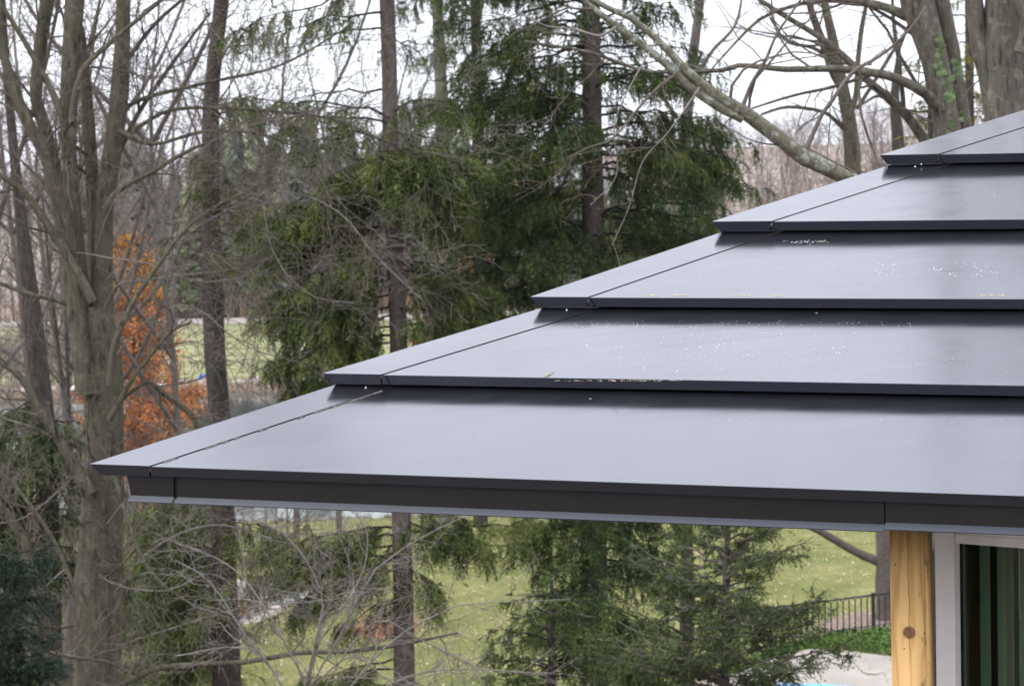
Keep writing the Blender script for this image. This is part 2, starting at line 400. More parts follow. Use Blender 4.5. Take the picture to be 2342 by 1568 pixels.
def leafcloud(r, mb, pts, s, flat=.0):
    """small folded leaves: two triangles each"""
    n = len(pts); a = unit(r.randn(n, 3)); b = unit(np.cross(a, r.randn(n, 3))); sz = s * r.uniform(.6, 1.25, (n, 1))
    nn = np.cross(a, b) * .25
    V = np.stack([pts, pts + a * sz * .5 + b * sz * .33 + nn * sz, pts + a * sz, pts + a * sz * .5 - b * sz * .33 + nn * sz], 1)
    i = np.arange(n)[:, None] * 4
    mb.add(V.reshape(-1, 3), np.concatenate([i + [[0, 1, 2]], i + [[0, 2, 3]]]))

def bare_tree(name, label, cat, base, limbs, mats, seed, lv=((1.2, .8, 2.0), (3, .35, .9), (5, .15, .4)), group=None, ang=(30, 60), droop=.02,
              leaves=None, trunk_n=1, up=.08, minr=.0012, wig=.16):
    """limbs = list of world paths (rows x,y,z,r); the first trunk_n are the trunk"""
    r = np.random.RandomState(seed)
    root = empty(name, base, label, cat, group)
    mb = MB()
    for L in limbs[:trunk_n]: L2 = resample(L, max(30, len(L))); mb.tubes(L2[:, :3], L2[:, 3], 18)
    mb.build('trunk', mats[0], root, base)
    for L in limbs[trunk_n:]:
        b = MB(); b.tubes(L[:, :3], L[:, 3], 10); b.build('limb', mats[0] if L[:, 3].max() > .03 else (mats[1] if L[:, 3].max() > .012 else M_['twig_grey']), root, base)
    RS = [resample(L, 12) for L in limbs]
    P = np.stack([x[:, :3] for x in RS]); R = np.stack([x[:, 3] for x in RS])
    b1 = MB(); b2 = MB()
    for k, (pm, a, b) in enumerate(lv):
        P, R = grow(r, P, R, pm, a, b, ang, K=8 if k == 0 else 5 if k == 1 else 4, droop=droop, wig=wig, up=up, rr=.42, umin=.12 if k else .25)
        R = np.maximum(R, minr)
        (b1 if k == 0 else b2).tubes(P, R, 5 if k == 0 else 3)
    if b1.n: b1.build('branches', mats[1], root, base, kind='stuff')
    if b2.n: b2.build('twigs', mats[2], root, base, kind='stuff')
    if leaves:
        n, s, mat = leaves; lm = MB()
        pi = r.randint(0, len(P), n); ki = r.randint(1, P.shape[1], n)
        leafcloud(r, lm, P[pi, ki] + r.randn(n, 3) * s * .5, s); lm.build('leaves', mat, root, base, kind='stuff')
    return root

def spruce(name, label, trunk, D, mats, seed, prim, cat='spruce tree', strand=(.18, .42), needle=(.058, .022), nn=14, sec_per_m=9, str_per_m=11, hang=.9,
           group=None, sec_len=(.35, .8), dead=0):
    """trunk: world path. prim: list of (u along trunk or (vx,vy), azimuth deg, length, rise, sag, density)"""
    r = np.random.RandomState(seed)
    base = trunk[0, :3].copy(); base[2] = float(hgt(base[0], base[1]))
    root = empty(name, base, label, cat, group)
    t2 = np.vstack([[*base - [0, 0, .15], trunk[0, 3] * 1.25], trunk]) if trunk[0, 2] > base[2] + .3 else trunk
    mb = MB(); t2 = resample(t2, max(40, len(t2))); mb.tubes(t2[:, :3], t2[:, 3], 18); mb.build('trunk', mats[0], root, base)
    K = 10; PP = []; RR = []; DN = []
    for (z, azd, L, rise, sag, dens) in prim:
        i = np.argmin(np.abs(trunk[:, 2] - z)); p = trunk[i, :3].copy(); p[2] = z
        a = math.radians(azd + r.uniform(-8, 8)); d = np.array([math.cos(a), math.sin(a), 0]); pr = np.array([-d[1], d[0], 0])
        u = np.linspace(0, 1, K)[:, None]; wv = r.uniform(-.08, .08)
        path = p + d * L * u + np.array([0, 0, 1]) * (rise * L * u - sag * L * u ** 1.8 + .10 * L * np.maximum(u - .75, 0) * 2) + pr * L * wv * np.sin(u * 3.0 + r.rand() * 3)
        path[1:] += r.randn(K - 1, 3) * .018 * L
        PP.append(path); RR.append(np.linspace(.009 + .007 * L, .003, K)); DN.append(dens)
    PP = np.array(PP); RR = np.array(RR); DN = np.array(DN)
    b = MB(); b.tubes(PP, RR, 5)
    # twiggy side branchlets
    L = np.linalg.norm(np.diff(PP, axis=1), axis=2).sum(1)
    n = r.poisson(L * sec_per_m * np.maximum(DN, .3)); pi = np.repeat(np.arange(len(PP)), n); u = .08 + .92 * r.rand(len(pi)) ** .8
    uf = u * (K - 1); i0 = np.minimum(uf.astype(int), K - 2); t = (uf - i0)[:, None]
    A, B = PP[pi, i0], PP[pi, i0 + 1]; p = A * (1 - t) + B * t; T = unit(B - A)
    side = unit(np.cross(T, [[0, 0, 1.]])) * np.where(r.rand(len(pi)) < .5, -1, 1)[:, None]
    d = unit(side * r.uniform(.5, 1, (len(pi), 1)) + T * r.uniform(.4, 1, (len(pi), 1)) + [0, 0, -.12] + r.randn(len(pi), 3) * .15)
    ln = r.uniform(*sec_len, len(pi)) * (1.1 - .6 * u) * np.minimum(1, L[pi] / 1.5)
    Ks = 5; S2 = np.empty((len(pi), Ks, 3)); S2[:, 0] = p
    for k in range(1, Ks):
        d = unit(d + [0, 0, -.16 * hang] + r.randn(len(pi), 3) * .10); S2[:, k] = S2[:, k - 1] + d * (ln / (Ks - 1))[:, None]
    b.tubes(S2, np.full((len(pi), Ks), 1.) * np.linspace(.006, .0025, Ks), 3)
    b.build('branches', mats[1], root, base, kind='stuff')
    # hanging strands
    keep = r.rand(len(pi)) < np.clip(DN[pi] * 1.5, 0, 1); Q = S2[keep]; dn = DN[pi][keep]; lq = ln[keep]
    n = r.poisson(lq * str_per_m * 2.2 * dn + .8 * dn); qi = np.repeat(np.arange(len(Q)), n); u = r.rand(len(qi)) ** .8
    uf = u * (Ks - 1); i0 = np.minimum(uf.astype(int), Ks - 2); t = (uf - i0)[:, None]
    A, B = Q[qi, i0], Q[qi, i0 + 1]; p = A * (1 - t) + B * t; T = unit(B - A)
    d = unit(T * r.uniform(.1, 1, (len(qi), 1)) + r.randn(len(qi), 3) * .35 + np.array([0, 0, -hang]) * r.uniform(.2, 1.3, (len(qi), 1)))
    ln = r.uniform(*strand, len(qi)); Kt = 4; S3 = np.empty((len(qi), Kt, 3)); S3[:, 0] = p
    for k in range(1, Kt):
        d = unit(d + [0, 0, -.25 * hang] + r.randn(len(qi), 3) * .06); S3[:, k] = S3[:, k - 1] + d * (ln / (Kt - 1))[:, None]
    f = MB(); needles(r, f, S3, nn, *needle)
    Q2 = Q; needles(r, f, Q2, nn, *needle)
    f.build('foliage', mats[2], root, base, kind='stuff')
    return root
def needles(r, mb, S, nn, nl, nw):
    N, K, _ = S.shape
    if N == 0: return
    u = (np.arange(nn) + r.rand(N, nn)) / nn; uf = u * (K - 1); i0 = np.minimum(uf.astype(int), K - 2); t = (uf - i0)[..., None]
    ii = np.arange(N)[:, None]; A, B = S[ii, i0], S[ii, i0 + 1]; p = A * (1 - t) + B * t; T = unit(B - A)
    v = unit(np.cross(T, r.randn(N, nn, 3))); wv = unit(np.cross(T, v))
    le = nl * r.uniform(.7, 1.3, (N, nn, 1)); d = unit(T * .8 + v)
    V = np.stack([p - wv * nw * .5, p + wv * nw * .5, p + d * le], 2).reshape(-1, 3)
    mb.add(V, np.arange(N * nn * 3).reshape(-1, 3))
def zat(vx, vy, D): return W(vx, vy, D)[2]

# ------------------------------------------------------------------ ROOF
E_YAW = .348
eU = np.array([math.cos(E_YAW), -math.sin(E_YAW), -.0095]); eU /= np.linalg.norm(eU)
eN = np.array([math.sin(E_YAW), math.cos(E_YAW), 0]); eZ = np.array([0, 0, 1.])
cS = .522 * np.array([math.cos(E_YAW), -math.sin(E_YAW), 0]) + .678 * eN + .233 * eZ
tips_v = [(205, 1062), (737, 855), (1212, 680), (1628, 508), (2012, 356)]
seam_v = [345, 875, 1348, 1768, 2150]
T0 = ray(*tips_v[0]) * 7.06
tips = []
for i, tv in enumerate(tips_v):
    ideal = T0 + i * cS; r_ = ray(*tv); tips.append(CAM + r_ * (ideal @ FW) / (r_ @ FW))
cM = tips[4] - tips[3]; tips += [tips[4] + cM, tips[4] + 2 * cM, tips[4] + 3 * cM]
tips = [np.array(t) for t in tips]
def along(p, d, vx):
    a, b = 0., 9.
    for _ in range(50):
        c_ = (a + b) / 2
        if proj(p + d * c_)[0] < vx: a = c_
        else: b = c_
    return a
roof = empty('stepped_metal_roof', tips[0], 'charcoal standing metal hip roof with stepped overlapping courses and a folded eave', 'roof')
RO = tips[0]
LIP, GAP, UND = .036, .018, .026
NC = 7
caps_w = [along(tips[i], eU, seam_v[i]) for i in range(5)]; caps_w += [np.mean(caps_w)] * 3
for i in range(NC):
    T = tips[i]; c_ = tips[i + 1] - T
    cu, cn = c_ @ eU / (eU @ eU), c_ @ eN
    rise = c_[2] - cu * eU[2] - LIP - GAP
    ex = 1.16                                   # the panel runs on beneath the next course
    hip = (cu * eU + cn * eN + rise * eZ) * ex; slope = (cn * eN + rise * eZ) * ex
    nrm = unit(np.cross(eU, slope)); 
    und = -LIP * eZ + UND * eN
    sw = caps_w[i]; LEN = 5.2 - i * .35
    # hip cap sheet, folded down at the front
    g = .006
    a0, a1 = T, T + eU * (sw - g); b0, b1 = T + hip, T + hip + eU * (sw - g)
    mb = MB(); th = nrm * .004
    fl = UND * eU
    low0 = a0 + und + fl; low1 = a1 + und - eU * .014
    V = np.array([a0, a1, b1, b0]); mb.add(V + th * .6, [(0, 1, 2, 3)])
    V2 = np.array([a0 + th * .6, a1 + th * .6, low1, low0]); mb.add(V2, [(0, 3, 2, 1)])
    V3 = np.array([a1 + th * .6, b1 + th * .6, b1 - th * 2, a1 - th * 2]); mb.add(V3, [(0, 3, 2, 1)])
    # underside and the far fall of the hip
    W1 = eN * 2.4 + 0 * eZ; other = T + W1; ob = T + hip + W1
    fallL = T + eN * (2.6)
    mb.add(np.array([a0 + th * .6, b0 + th * .6, fallL + hip * 1.0, fallL]), [(0, 3, 2, 1)])
    mb.add(np.array([a0 + th * .6, fallL, fallL - LIP * eZ + fl, low0]), [(0, 1, 2, 3)])
    mb.add(np.array([low0, low1, low1 + eN * .12, low0 + eN * .12 + eU * .09]), [(0, 3, 2, 1)])
    o = mb.build('hip_cap', M_['roof'], roof, RO, smooth=False)
    bv = o.modifiers.new('edge', 'BEVEL'); bv.width = .0022; bv.segments = 2; bv.limit_method = 'ANGLE'; bv.angle_limit = math.radians(20)
    # main panel
    a0, a1 = T + eU * sw, T + eU * LEN; b0, b1 = T + hip + eU * sw, T + hip + eU * LEN
    mb = MB(); V = np.array([a0, a1, b1, b0, a0 + und - eU * .014, a1 + und, a1 + und + eN * .1, a0 + und + eN * .1])
    mb.add(V, [(0, 1, 2, 3), (0, 4, 5, 1), (4, 7, 6, 5)])
    o = mb.build('roof_panel', M_['roof'], roof, RO, smooth=False)
    bv = o.modifiers.new('edge', 'BEVEL'); bv.width = .0022; bv.segments = 2; bv.limit_method = 'ANGLE'; bv.angle_limit = math.radians(20)
    # dark sealing strip in the joint
    mb = MB(); V = np.array([T + eU * (sw - g - .002), T + eU * (sw + .002), T + hip + eU * (sw + .002), T + hip + eU * (sw - g - .002)]) - nrm * .007
    V[:2] += hip * .012; V = np.vstack([V - nrm * .006, V]); mb.hexa(V); mb.build('joint_seal', M_['black'], roof, RO, smooth=False)
    # closure strips beneath the lip, standing on the course below
    if i > 0:
        B0 = T + und + fl + eN * .022 + eU * .016; L1 = .145 + sw * .25
        dn = -(GAP + .004) * eZ
        mb = MB(); Vb = np.array([B0, B0 + eU * L1, B0 + eU * L1 + eN * .03, B0 + eN * .03]); mb.hexa(np.vstack([Vb + dn, Vb + .003 * eZ]))
        Vl = np.array([B0 - eN * .004, B0 + eU * L1 - eN * .004, B0 + eU * L1, B0]); mb.hexa(np.vstack([Vl + dn + .004 * eZ, Vl + dn + .007 * eZ]))
        mb.build('end_closure', M_['roof'], roof, RO, smooth=False)
        B1 = T + und + eN * .07 + eU * (sw * .6); mb = MB()
        Vb = np.array([B1, B1 + eU * (LEN - .4), B1 + eU * (LEN - .4) + eN * .02, B1 + eN * .02]); mb.hexa(np.vstack([Vb + dn * 2.2, Vb]))
        mb.build('closure_strip', M_['black'], roof, RO, smooth=False)
# foam peeping out of the lowest joint
mb = MB(); r = np.random.RandomState(5)
i = 0; c_ = tips[1] - tips[0]; cu, cn = c_ @ eU, c_ @ eN; rise = c_[2] - cu * eU[2] - LIP - GAP; hip = cu * eU + cn * eN + rise * eZ
for k in range(46):
    u = .55 + .43 * (k / 46) if k > 14 else r.uniform(.05, .95)
    p = tips[0] + eU * (caps_w[0] + .001) + hip * u; s = r.uniform(.003, .007); L = r.uniform(.01, .03)
    mb.hexa(np.vstack([np.array([p, p + eU * s, p + eU * s + hip * .03 * L / .02, p + hip * .03 * L / .02]) - eZ * .002, np.array([p, p + eU * s * .6, p + eU * s * .6 + hip * .03 * L / .02, p + hip * .03 * L / .02]) + eZ * .0025]))
mb.build('foam_seal', M_['foam'], roof, RO, kind='stuff', smooth=False)
# bright screws beneath the lips
def blob(mb, p, s, S=6):
    rows = [(p[0], p[1], p[2] - s + 2 * s * t) for t in (0, .15, .5, .85, 1)]
    mb.tubes(np.array(rows), np.array([.05, .6, 1, .6, .05]) * s, S)
for (ti, du, dz) in ((1, .155, -.046), (2, .135, -.046), (4, .140, -.047), (4, .165, -.038)):
    mb = MB(); blob(mb, tips[ti] + eU * du - eN * .004 + eZ * dz + eN * .02, .0042); mb.build('screw', M_['screw'], roof, RO)
# fascia under the lowest course
fb = tips[0] + (-LIP) * eZ + UND * eN + eN * .012
def fpt(vx): return fb + eU * along(fb, eU, vx)
FH = .066
def fasc(v0, v1, h, skew=0, flz=0.):
    p0, p1 = fpt(v0), fb + eU * v1 if v1 < 20 else fpt(v1)
    mb = MB(); Vt = np.array([p0, p1, p1 + eN * .02, p0 + eN * .02]) + .012 * eZ
    Vb = np.array([p0 + eU * skew, p1, p1 + eN * .02, p0 + eN * .02 + eU * skew]) - h * eZ
    mb.hexa(np.vstack([Vb, Vt])); o = mb.build('fascia_board', M_['fascia'], roof, RO, smooth=False)
    mb = MB(); a, b = p0 + eU * skew - h * eZ, p1 - h * eZ
    jut = -eN * .018 - eZ * .016
    Vf = np.array([a - eU * .004 + jut, b + jut, b + eZ * .001, a + eZ * .001]); mb.hexa(np.vstack([Vf - eZ * .003 + eN * .002, Vf]))
    mb.build('drip_flange', M_['flange'], roof, RO, smooth=False)
fasc(290, 396, FH, .012)
fasc(404, 2022, FH)
fasc(2025, 5.4, FH - .006)
mb = MB(); p = fpt(396); Vb = np.array([p + eU * .0, fpt(403), fpt(403) + eN * .02, p + eN * .02]) + eN * .006
mb.hexa(np.vstack([Vb - (FH + .012) * eZ + eU * .004, Vb + .01 * eZ])); mb.build('corner_joint', M_['black'], roof, RO, smooth=False)
# soffit and the side fascia turning the corner
mb = MB(); a = fpt(290) - FH * eZ * .95 + eN * .021; mb.box((0, 0, -.01), (5.0, .95, 0), np.stack([eU, eN, eZ], 1), a); mb.build('soffit', M_['fascia'], roof, RO, smooth=False)

# lime specks and dried residue on the courses
mb = MB(); r = np.random.RandomState(11)
def on_panel(i, vx, vy):
    """point on course i's top surface seen at photo px"""
    T = tips[i]; c_ = tips[i + 1] - T; cu, cn = c_ @ eU, c_ @ eN; rise = c_[2] - cu * eU[2] - LIP - GAP
    nr = unit(np.cross(eU, cn * eN + rise * eZ)); q_ = ray(vx, vy); t = ((T - CAM) @ nr) / (q_ @ nr)
    return CAM + q_ * t, nr, unit(cn * eN + rise * eZ)
def speck(i, vx, vy, s, el=1., k=5):
    p, nr, sl = on_panel(i, vx, vy); a = np.arange(k) * 6.283 / k + r.rand()
    q_ = (np.cos(a)[:, None] * eU * el + np.sin(a)[:, None] * sl) * s * r.uniform(.6, 1.2, (k, 1)) + p + nr * .0008
    mb.add(np.vstack([q_, p + nr * .0016]), [(j, (j + 1) % k, k) for j in range(k)])
for _ in range(430):
    vx = r.normal(1640, 170); vy = 850 - abs(r.normal(0, 60)) + r.uniform(-40, 10)
    if 1250 < vx < 2300 and 745 < vy < 872: speck(1, vx, vy, r.choice([.0007, .0012, .0022], p=[.62, .30, .08]), 1.4)
for _ in range(60): speck(1, r.uniform(1280, 2100), 742 + r.normal(0, 4), .001, 1.5)
for cx_, n_, w_ in ((2025, 26, 34), (2205, 60, 80)):
    for k in range(n_):
        a = r.rand() * 6.283; rr_ = r.uniform(.45, 1); speck(2, cx_ + w_ * rr_ * math.cos(a), 617 + 16 * rr_ * math.sin(a) + (cx_ - 2100) * .01, r.choice([.001, .0019]), 1.3)
for _ in range(50): speck(2, r.uniform(1790, 1900), 553 + r.normal(0, 1.6), .0012, 2)
for _ in range(50): speck(r.choice([0, 1, 2, 3]), r.uniform(1400, 2300), r.choice([960, 800, 650, 600]), .0008, 1.2)
mb.build('lime_spots', M_['spots'], roof, RO, kind='stuff', smooth=False)
mb = MB()
for (vx, n_, w_) in ((1555, 16, 40), (1700, 18, 60), (1775, 12, 14), (1490, 10, 20), (2270, 26, 45)):
    for _ in range(n_): speck(2, vx + r.normal(0, w_ * .4), 676.5 + r.uniform(-1.5, .4), r.uniform(.0012, .003), 2.4)
for _ in range(70): speck(1, r.uniform(1270, 1560), 870 + r.uniform(-1.5, 1) + .003 * 300, r.uniform(.001, .002), 2.4)
for (i_, vx, vy) in ((1, 1258, 856), (2, 1880, 552), (1, 1868, 716), (0, 1350, 912)):
    speck(i_, vx, vy, .004, 1.5)
for _ in range(60):
    i_ = r.choice([0, 1, 2, 3]); p, nr, sl = on_panel(i_, r.uniform(1000, 2330), {0: r.uniform(960, 1110), 1: r.uniform(770, 860), 2: r.uniform(590, 665), 3: r.uniform(430, 495)}[i_])
    d_ = unit(eU * r.randn() + sl * r.randn()) * r.uniform(.006, .012); mb.tubes(np.array([p + nr * .001, p + d_ + nr * .0015]), np.array([.0005, .0004]), 3)
mb.build('dried_debris', M_['debris'], roof, RO, kind='stuff', smooth=False)
mb = MB(); p, nr, sl = on_panel(1, 1243, 862); p2 = on_panel(1, 1266, 850)[0]
mb.tubes(np.array([p + nr * .003, (p + p2) / 2 + nr * .006, p2 + nr * .003]), np.array([.0012, .002, .001]), 5)
o = mb.build('fallen_twig', M_['debris'], None, p); tag(o, 'short tan twig lying on the second course of the metal roof', 'twig')

# ------------------------------------------------------------------ POST, WALL, WINDOW
pN = -eN
def frame3(yaw): return np.stack([np.array([math.cos(yaw), -math.sin(yaw), 0]), np.array([math.sin(yaw), math.cos(yaw), 0]), eZ], 1)
D_POST = 6.35
pl, pr_ = W(2032, 1215, D_POST), W(2118, 1215, D_POST)
pw = (2118 - 2032) / F_PX * D_POST / (math.cos(E_YAW) + .19 * math.sin(E_YAW)) * 1.02
lean = (W(2040, 1568, D_POST) - pl); lean = lean / abs(lean[2]); leanx = np.array([lean[0], 0, -1.])
post_root_z = 5.7
bm = bmesh.new(); bmesh.ops.create_cube(bm, size=1)
for v_ in bm.verts: v_.co = Vector(((v_.co.x + .5) * pw, (v_.co.y + .5) * pw, (v_.co.z - .5)))
H_ = 5.2
for v_ in bm.verts: v_.co.z *= H_
bmesh.ops.bevel(bm, geom=[e for e in bm.edges if abs(e.verts[0].co.z - e.verts[1].co.z) > 1], offset=.011, segments=4, affect='EDGES')
for f_ in bm.faces: f_.smooth = True
me = bpy.data.meshes.new('wooden_post'); bm.to_mesh(me); bm.free()
post = bpy.data.objects.new('wooden_post', me); COL.objects.link(post)
Rp = frame3(E_YAW); Rp[:, 2] = [-leanx[0], 0, 1]
top = pl + eZ * .06 - np.array([leanx[0], 0, 0]) * .0
post.matrix_world = Matrix(((Rp[0, 0], Rp[0, 1], Rp[0, 2], top[0]), (Rp[1, 0], Rp[1, 1], Rp[1, 2], top[1]), (Rp[2, 0], Rp[2, 1], Rp[2, 2], top[2]), (0, 0, 0, 1)))
tag(post, 'yellow pine post with a round knot under the roof eave beside the white window', 'post')
# pine: grain bending around the knot
m = NM('fresh_pine', rough=.6, spec=.3)
tcn = m.n('TexCoord'); sp = m.n('SeparateXYZ'); m.l(tcn.outputs['Object'], sp.inputs[0])
kz = -.06 - (1449 - 1215) / F_PX * D_POST; kx = pw * .50
xx_, zz_ = sp.outputs['X'], sp.outputs['Z']
x1 = m.math('SUBTRACT', xx_, kx); z1 = m.math('SUBTRACT', zz_, kz)
d2 = m.math('ADD', m.math('MULTIPLY', x1, x1), m.math('MULTIPLY', m.math('MULTIPLY', z1, z1), .16))
fall = m.math('DIVIDE', .0007, m.math('ADD', d2, .0004))
xg = m.math('MULTIPLY', x1, m.math('SUBTRACT', 1.0, fall))
nz1 = m.noise(m.coord((1, 1, .07)), 13, 3); nz2 = m.noise(m.coord((1, 1, .03)), 55, 4, .6)
ph = m.math('ADD', m.math('MULTIPLY', xg, 210), m.math('MULTIPLY', nz1, 26))
rings = m.math('ADD', m.math('MULTIPLY', m.math('SINE', ph), .5), .5)
g_ = m.math('ADD', m.math('MULTIPLY', m.math('POWER', rings, 3.0), .55), m.math('MULTIPLY', nz2, .45))
c = m.ramp(g_, [(.15, (.56, .355, .15)), (.5, (.51, .30, .11)), (.95, (.40, .20, .065))])
dk = m.math('SQRT', m.math('ADD', m.math('MULTIPLY', x1, x1), m.math('MULTIPLY', z1, z1)))
kn = m.n('MapRange'); kn.inputs['From Min'].default_value = .0215; kn.inputs['From Max'].default_value = .016; m.l(dk, kn.inputs['Value'])
kc = m.ramp(m.math('ADD', m.math('MULTIPLY', m.math('SINE', m.math('MULTIPLY', dk, 1500)), .12), m.noise(m.coord(), 120, 3)), [(.3, (.07, .03, .014)), (.7, (.2, .09, .04))])
c = m.mix(kn.outputs[0], c, kc)
# the drying check above and below the knot
ax = m.math('ABSOLUTE', m.math('ADD', x1, m.math('MULTIPLY', m.math('SUBTRACT', m.noise(m.coord((0, 0, 1)), 9, 2), .5), .012)))
ck = m.n('MapRange'); ck.inputs['From Min'].default_value = .0022; ck.inputs['From Max'].default_value = .0004; m.l(ax, ck.inputs['Value'])
zr = m.n('MapRange'); zr.inputs['From Min'].default_value = kz - .12; zr.inputs['From Max'].default_value = kz - .03; m.l(zz_, zr.inputs['Value'])
c = m.mix(m.math('MULTIPLY', m.math('MULTIPLY', ck.outputs[0], zr.outputs[0]), .75), c, (.09, .04, .02))
for (vx, vy, rs) in ((2050, 1291, .0035), (2113, 1450, .003), (2067, 1487, .003)):
    ox, oz = (vx - 2036) / (2118 - 2032) * pw, -.06 - (vy - 1215) / F_PX * D_POST
    dd = m.math('SQRT', m.math('ADD', m.math('POWER', m.math('ABSOLUTE', m.math('SUBTRACT', xx_, ox)), 2), m.math('POWER', m.math('ABSOLUTE', m.math('SUBTRACT', zz_, oz)), 2)))
    q_ = m.n('MapRange'); q_.inputs['From Min'].default_value = rs; q_.inputs['From Max'].default_value = rs * .5; m.l(dd, q_.inputs['Value'])
    c = m.mix(q_.outputs[0], c, (.06, .025, .012))
# dark mould streaks near the right arris
st = m.math('MULTIPLY', m.ramp(m.noise(m.coord((1, 1, .25)), 60, 4, .7), [(.56, (0, 0, 0)), (.66, (1, 1, 1))]), m.ramp(xx_, [(pw * .66, (0, 0, 0)), (pw * .84, (.75, .75, .75))]))
c = m.mix(st, c, (.10, .06, .03))
m.bump(g_, .15, .002); me.materials.append(m.col(c))

# house behind: wall with a glazed sliding door
yaw2 = .60
R2 = frame3(yaw2); w0 = W(2137, 1205, 6.60)
house = empty('house_wall', [w0[0], w0[1], 5.7], 'side of the house under the metal roof with a white framed glass door', 'house')
HO = np.array([w0[0], w0[1], 5.7])
def hb(mb, lo, hi): mb.box(lo, hi, R2, w0)
lx = lambda vx, dpth: along(w0 + R2 @ np.array([0, dpth, 0]), R2[:, 0], vx)
fw_ = lx(2181, 0) ; top_z = 0.10
zt = (1205 - 1238) / F_PX * 6.6 - .002
mb = MB(); hb(mb, (0, 0, -2.6), (fw_, .09, top_z)); o = mb.build('door_jamb', M_['vinyl'], house, HO, smooth=False)
bv = o.modifiers.new('edge', 'BEVEL'); bv.width = .003; bv.segments = 2
mb = MB(); hb(mb, (fw_ + .001, .006, zt), (1.9, .09, zt + .029)); o = mb.build('door_sash_rail', M_['vinyl'], house, HO, smooth=False)
bv = o.modifiers.new('edge', 'BEVEL'); bv.width = .002; bv.segments = 2
mb = MB(); hb(mb, (fw_ + .0015, .002, zt + .0305), (1.9, .09, top_z)); o = mb.build('door_head', M_['vinyl'], house, HO, smooth=False)
bv = o.modifiers.new('edge', 'BEVEL'); bv.width = .002; bv.segments = 2
mb = MB(); hb(mb, (fw_, .03, -2.6), (1.9, .1, -2.45)); mb.build('door_sill', M_['vinyl'], house, HO, smooth=False)
mb = MB(); hb(mb, (fw_ + .002, .05, -2.45), (1.9, .058, zt)); mb.build('glass_pane', M_['glass'], house, HO, smooth=False)
mb = MB(); hb(mb, (fw_, .045, -2.45), (fw_ + .006, .052, zt)); mb.build('glazing_gasket', M_['black'], house, HO, smooth=False)
mb = MB(); hb(mb, (1.9, .0, -3.6), (3.6, .2, .3)); hb(mb, (0.0, .02, -3.6), (1.9, .2, -2.62)); mb.build('wall', M_['siding'], house, HO, smooth=False)
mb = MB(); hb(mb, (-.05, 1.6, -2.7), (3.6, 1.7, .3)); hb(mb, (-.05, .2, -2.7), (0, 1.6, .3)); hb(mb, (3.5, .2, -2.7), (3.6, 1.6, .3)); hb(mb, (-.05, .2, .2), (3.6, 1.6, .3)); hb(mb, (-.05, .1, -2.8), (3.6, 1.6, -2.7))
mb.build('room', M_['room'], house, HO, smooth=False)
for (va, vb, an) in ((2241, 2262, 20), (2280, 2300, 8), (2303, 2314, 60), (2329, 2348, 5), (2362, 2384, 12), (2396, 2412, 30), (2430, 2450, 10)):
    a, b = lx(va, .16), lx(vb, .16); mid = (a + b) / 2; hw = (b - a) / 2 / max(.3, math.cos(math.radians(an)))
    mb = MB(); t = math.radians(an); dx, dy = math.cos(t) * hw, math.sin(t) * hw
    pts = np.array([(mid - dx, .16 - dy, -2.4), (mid, .163, -2.4), (mid + dx, .16 + dy, -2.4), (mid - dx, .16 - dy, .05), (mid, .163, .05), (mid + dx, .16 + dy, .05)]) @ R2.T + w0
    mb.add(pts, [(0, 1, 4, 3), (1, 2, 5, 4)]); mb.build('blind_slat', M_['blind'], house, HO, smooth=False)
mb = MB(); x_ = lx(2354 - 27, .12); q_ = w0 + R2 @ np.array([x_ + .005, .12, 0])
mb.tubes(np.array([q_, q_ - eZ * .28]), np.array([.002, .002]), 6); mb.build('blind_wand', M_['vinyl'], house, HO)
mb = MB(); mb.box((-9, -12.0, 5.5), (14, 11, 5.72)); m = NM('weathered_boards', rough=.8); mb.build('terrace', m.col(m.ramp(m.noise(m.coord((1, 8, 1)), 3, 4), [(.3, (.05, .045, .04)), (.7, (.10, .09, .08))])), kind='structure')

# unseen house wall added behind the viewpoint to cut sky light on the fascia
mb = MB(); mb.box((-6, -12.0, 5.73), (12, -6.0, 14.5)); m = NM('sky_blocker_cream', rough=.8); mb.build('house_wall', m.col((.55, .52, .46)), kind='structure', smooth=False)  # out of view; pale tone bounces light back onto the post
# ------------------------------------------------------------------ TREES
def S_(mat_bark, mat_twig, mat_fol): return (M_[mat_bark], M_[mat_twig], M_[mat_fol])
def tp(pts, D, n=20):
    L = vlimb(pts, D, n); return L[np.argsort(L[:, 2])]
def prims(r, D, y0, y1, step, n, L, rise=(.05, .25), sag=(.25, .45), dens=(.8, 1.2), azs=None, shape=None):
    out = []; y = y0
    while y < y1:
        for k in range(n):
            a = r.uniform(0, 360) if azs is None else r.choice(azs) + r.uniform(-25, 25)
            l = r.uniform(*L) * (shape(y) if shape else 1)
            out.append((zat(CX, y + r.uniform(-step / 2, step / 2), D), a, l, r.uniform(*rise), r.uniform(*sag), r.uniform(*dens)))
        y += step
    return out
def pz(D, lst): return [(zat(CX, y, D), *rest) for (y, *rest) in lst]

r = np.random.RandomState(21)
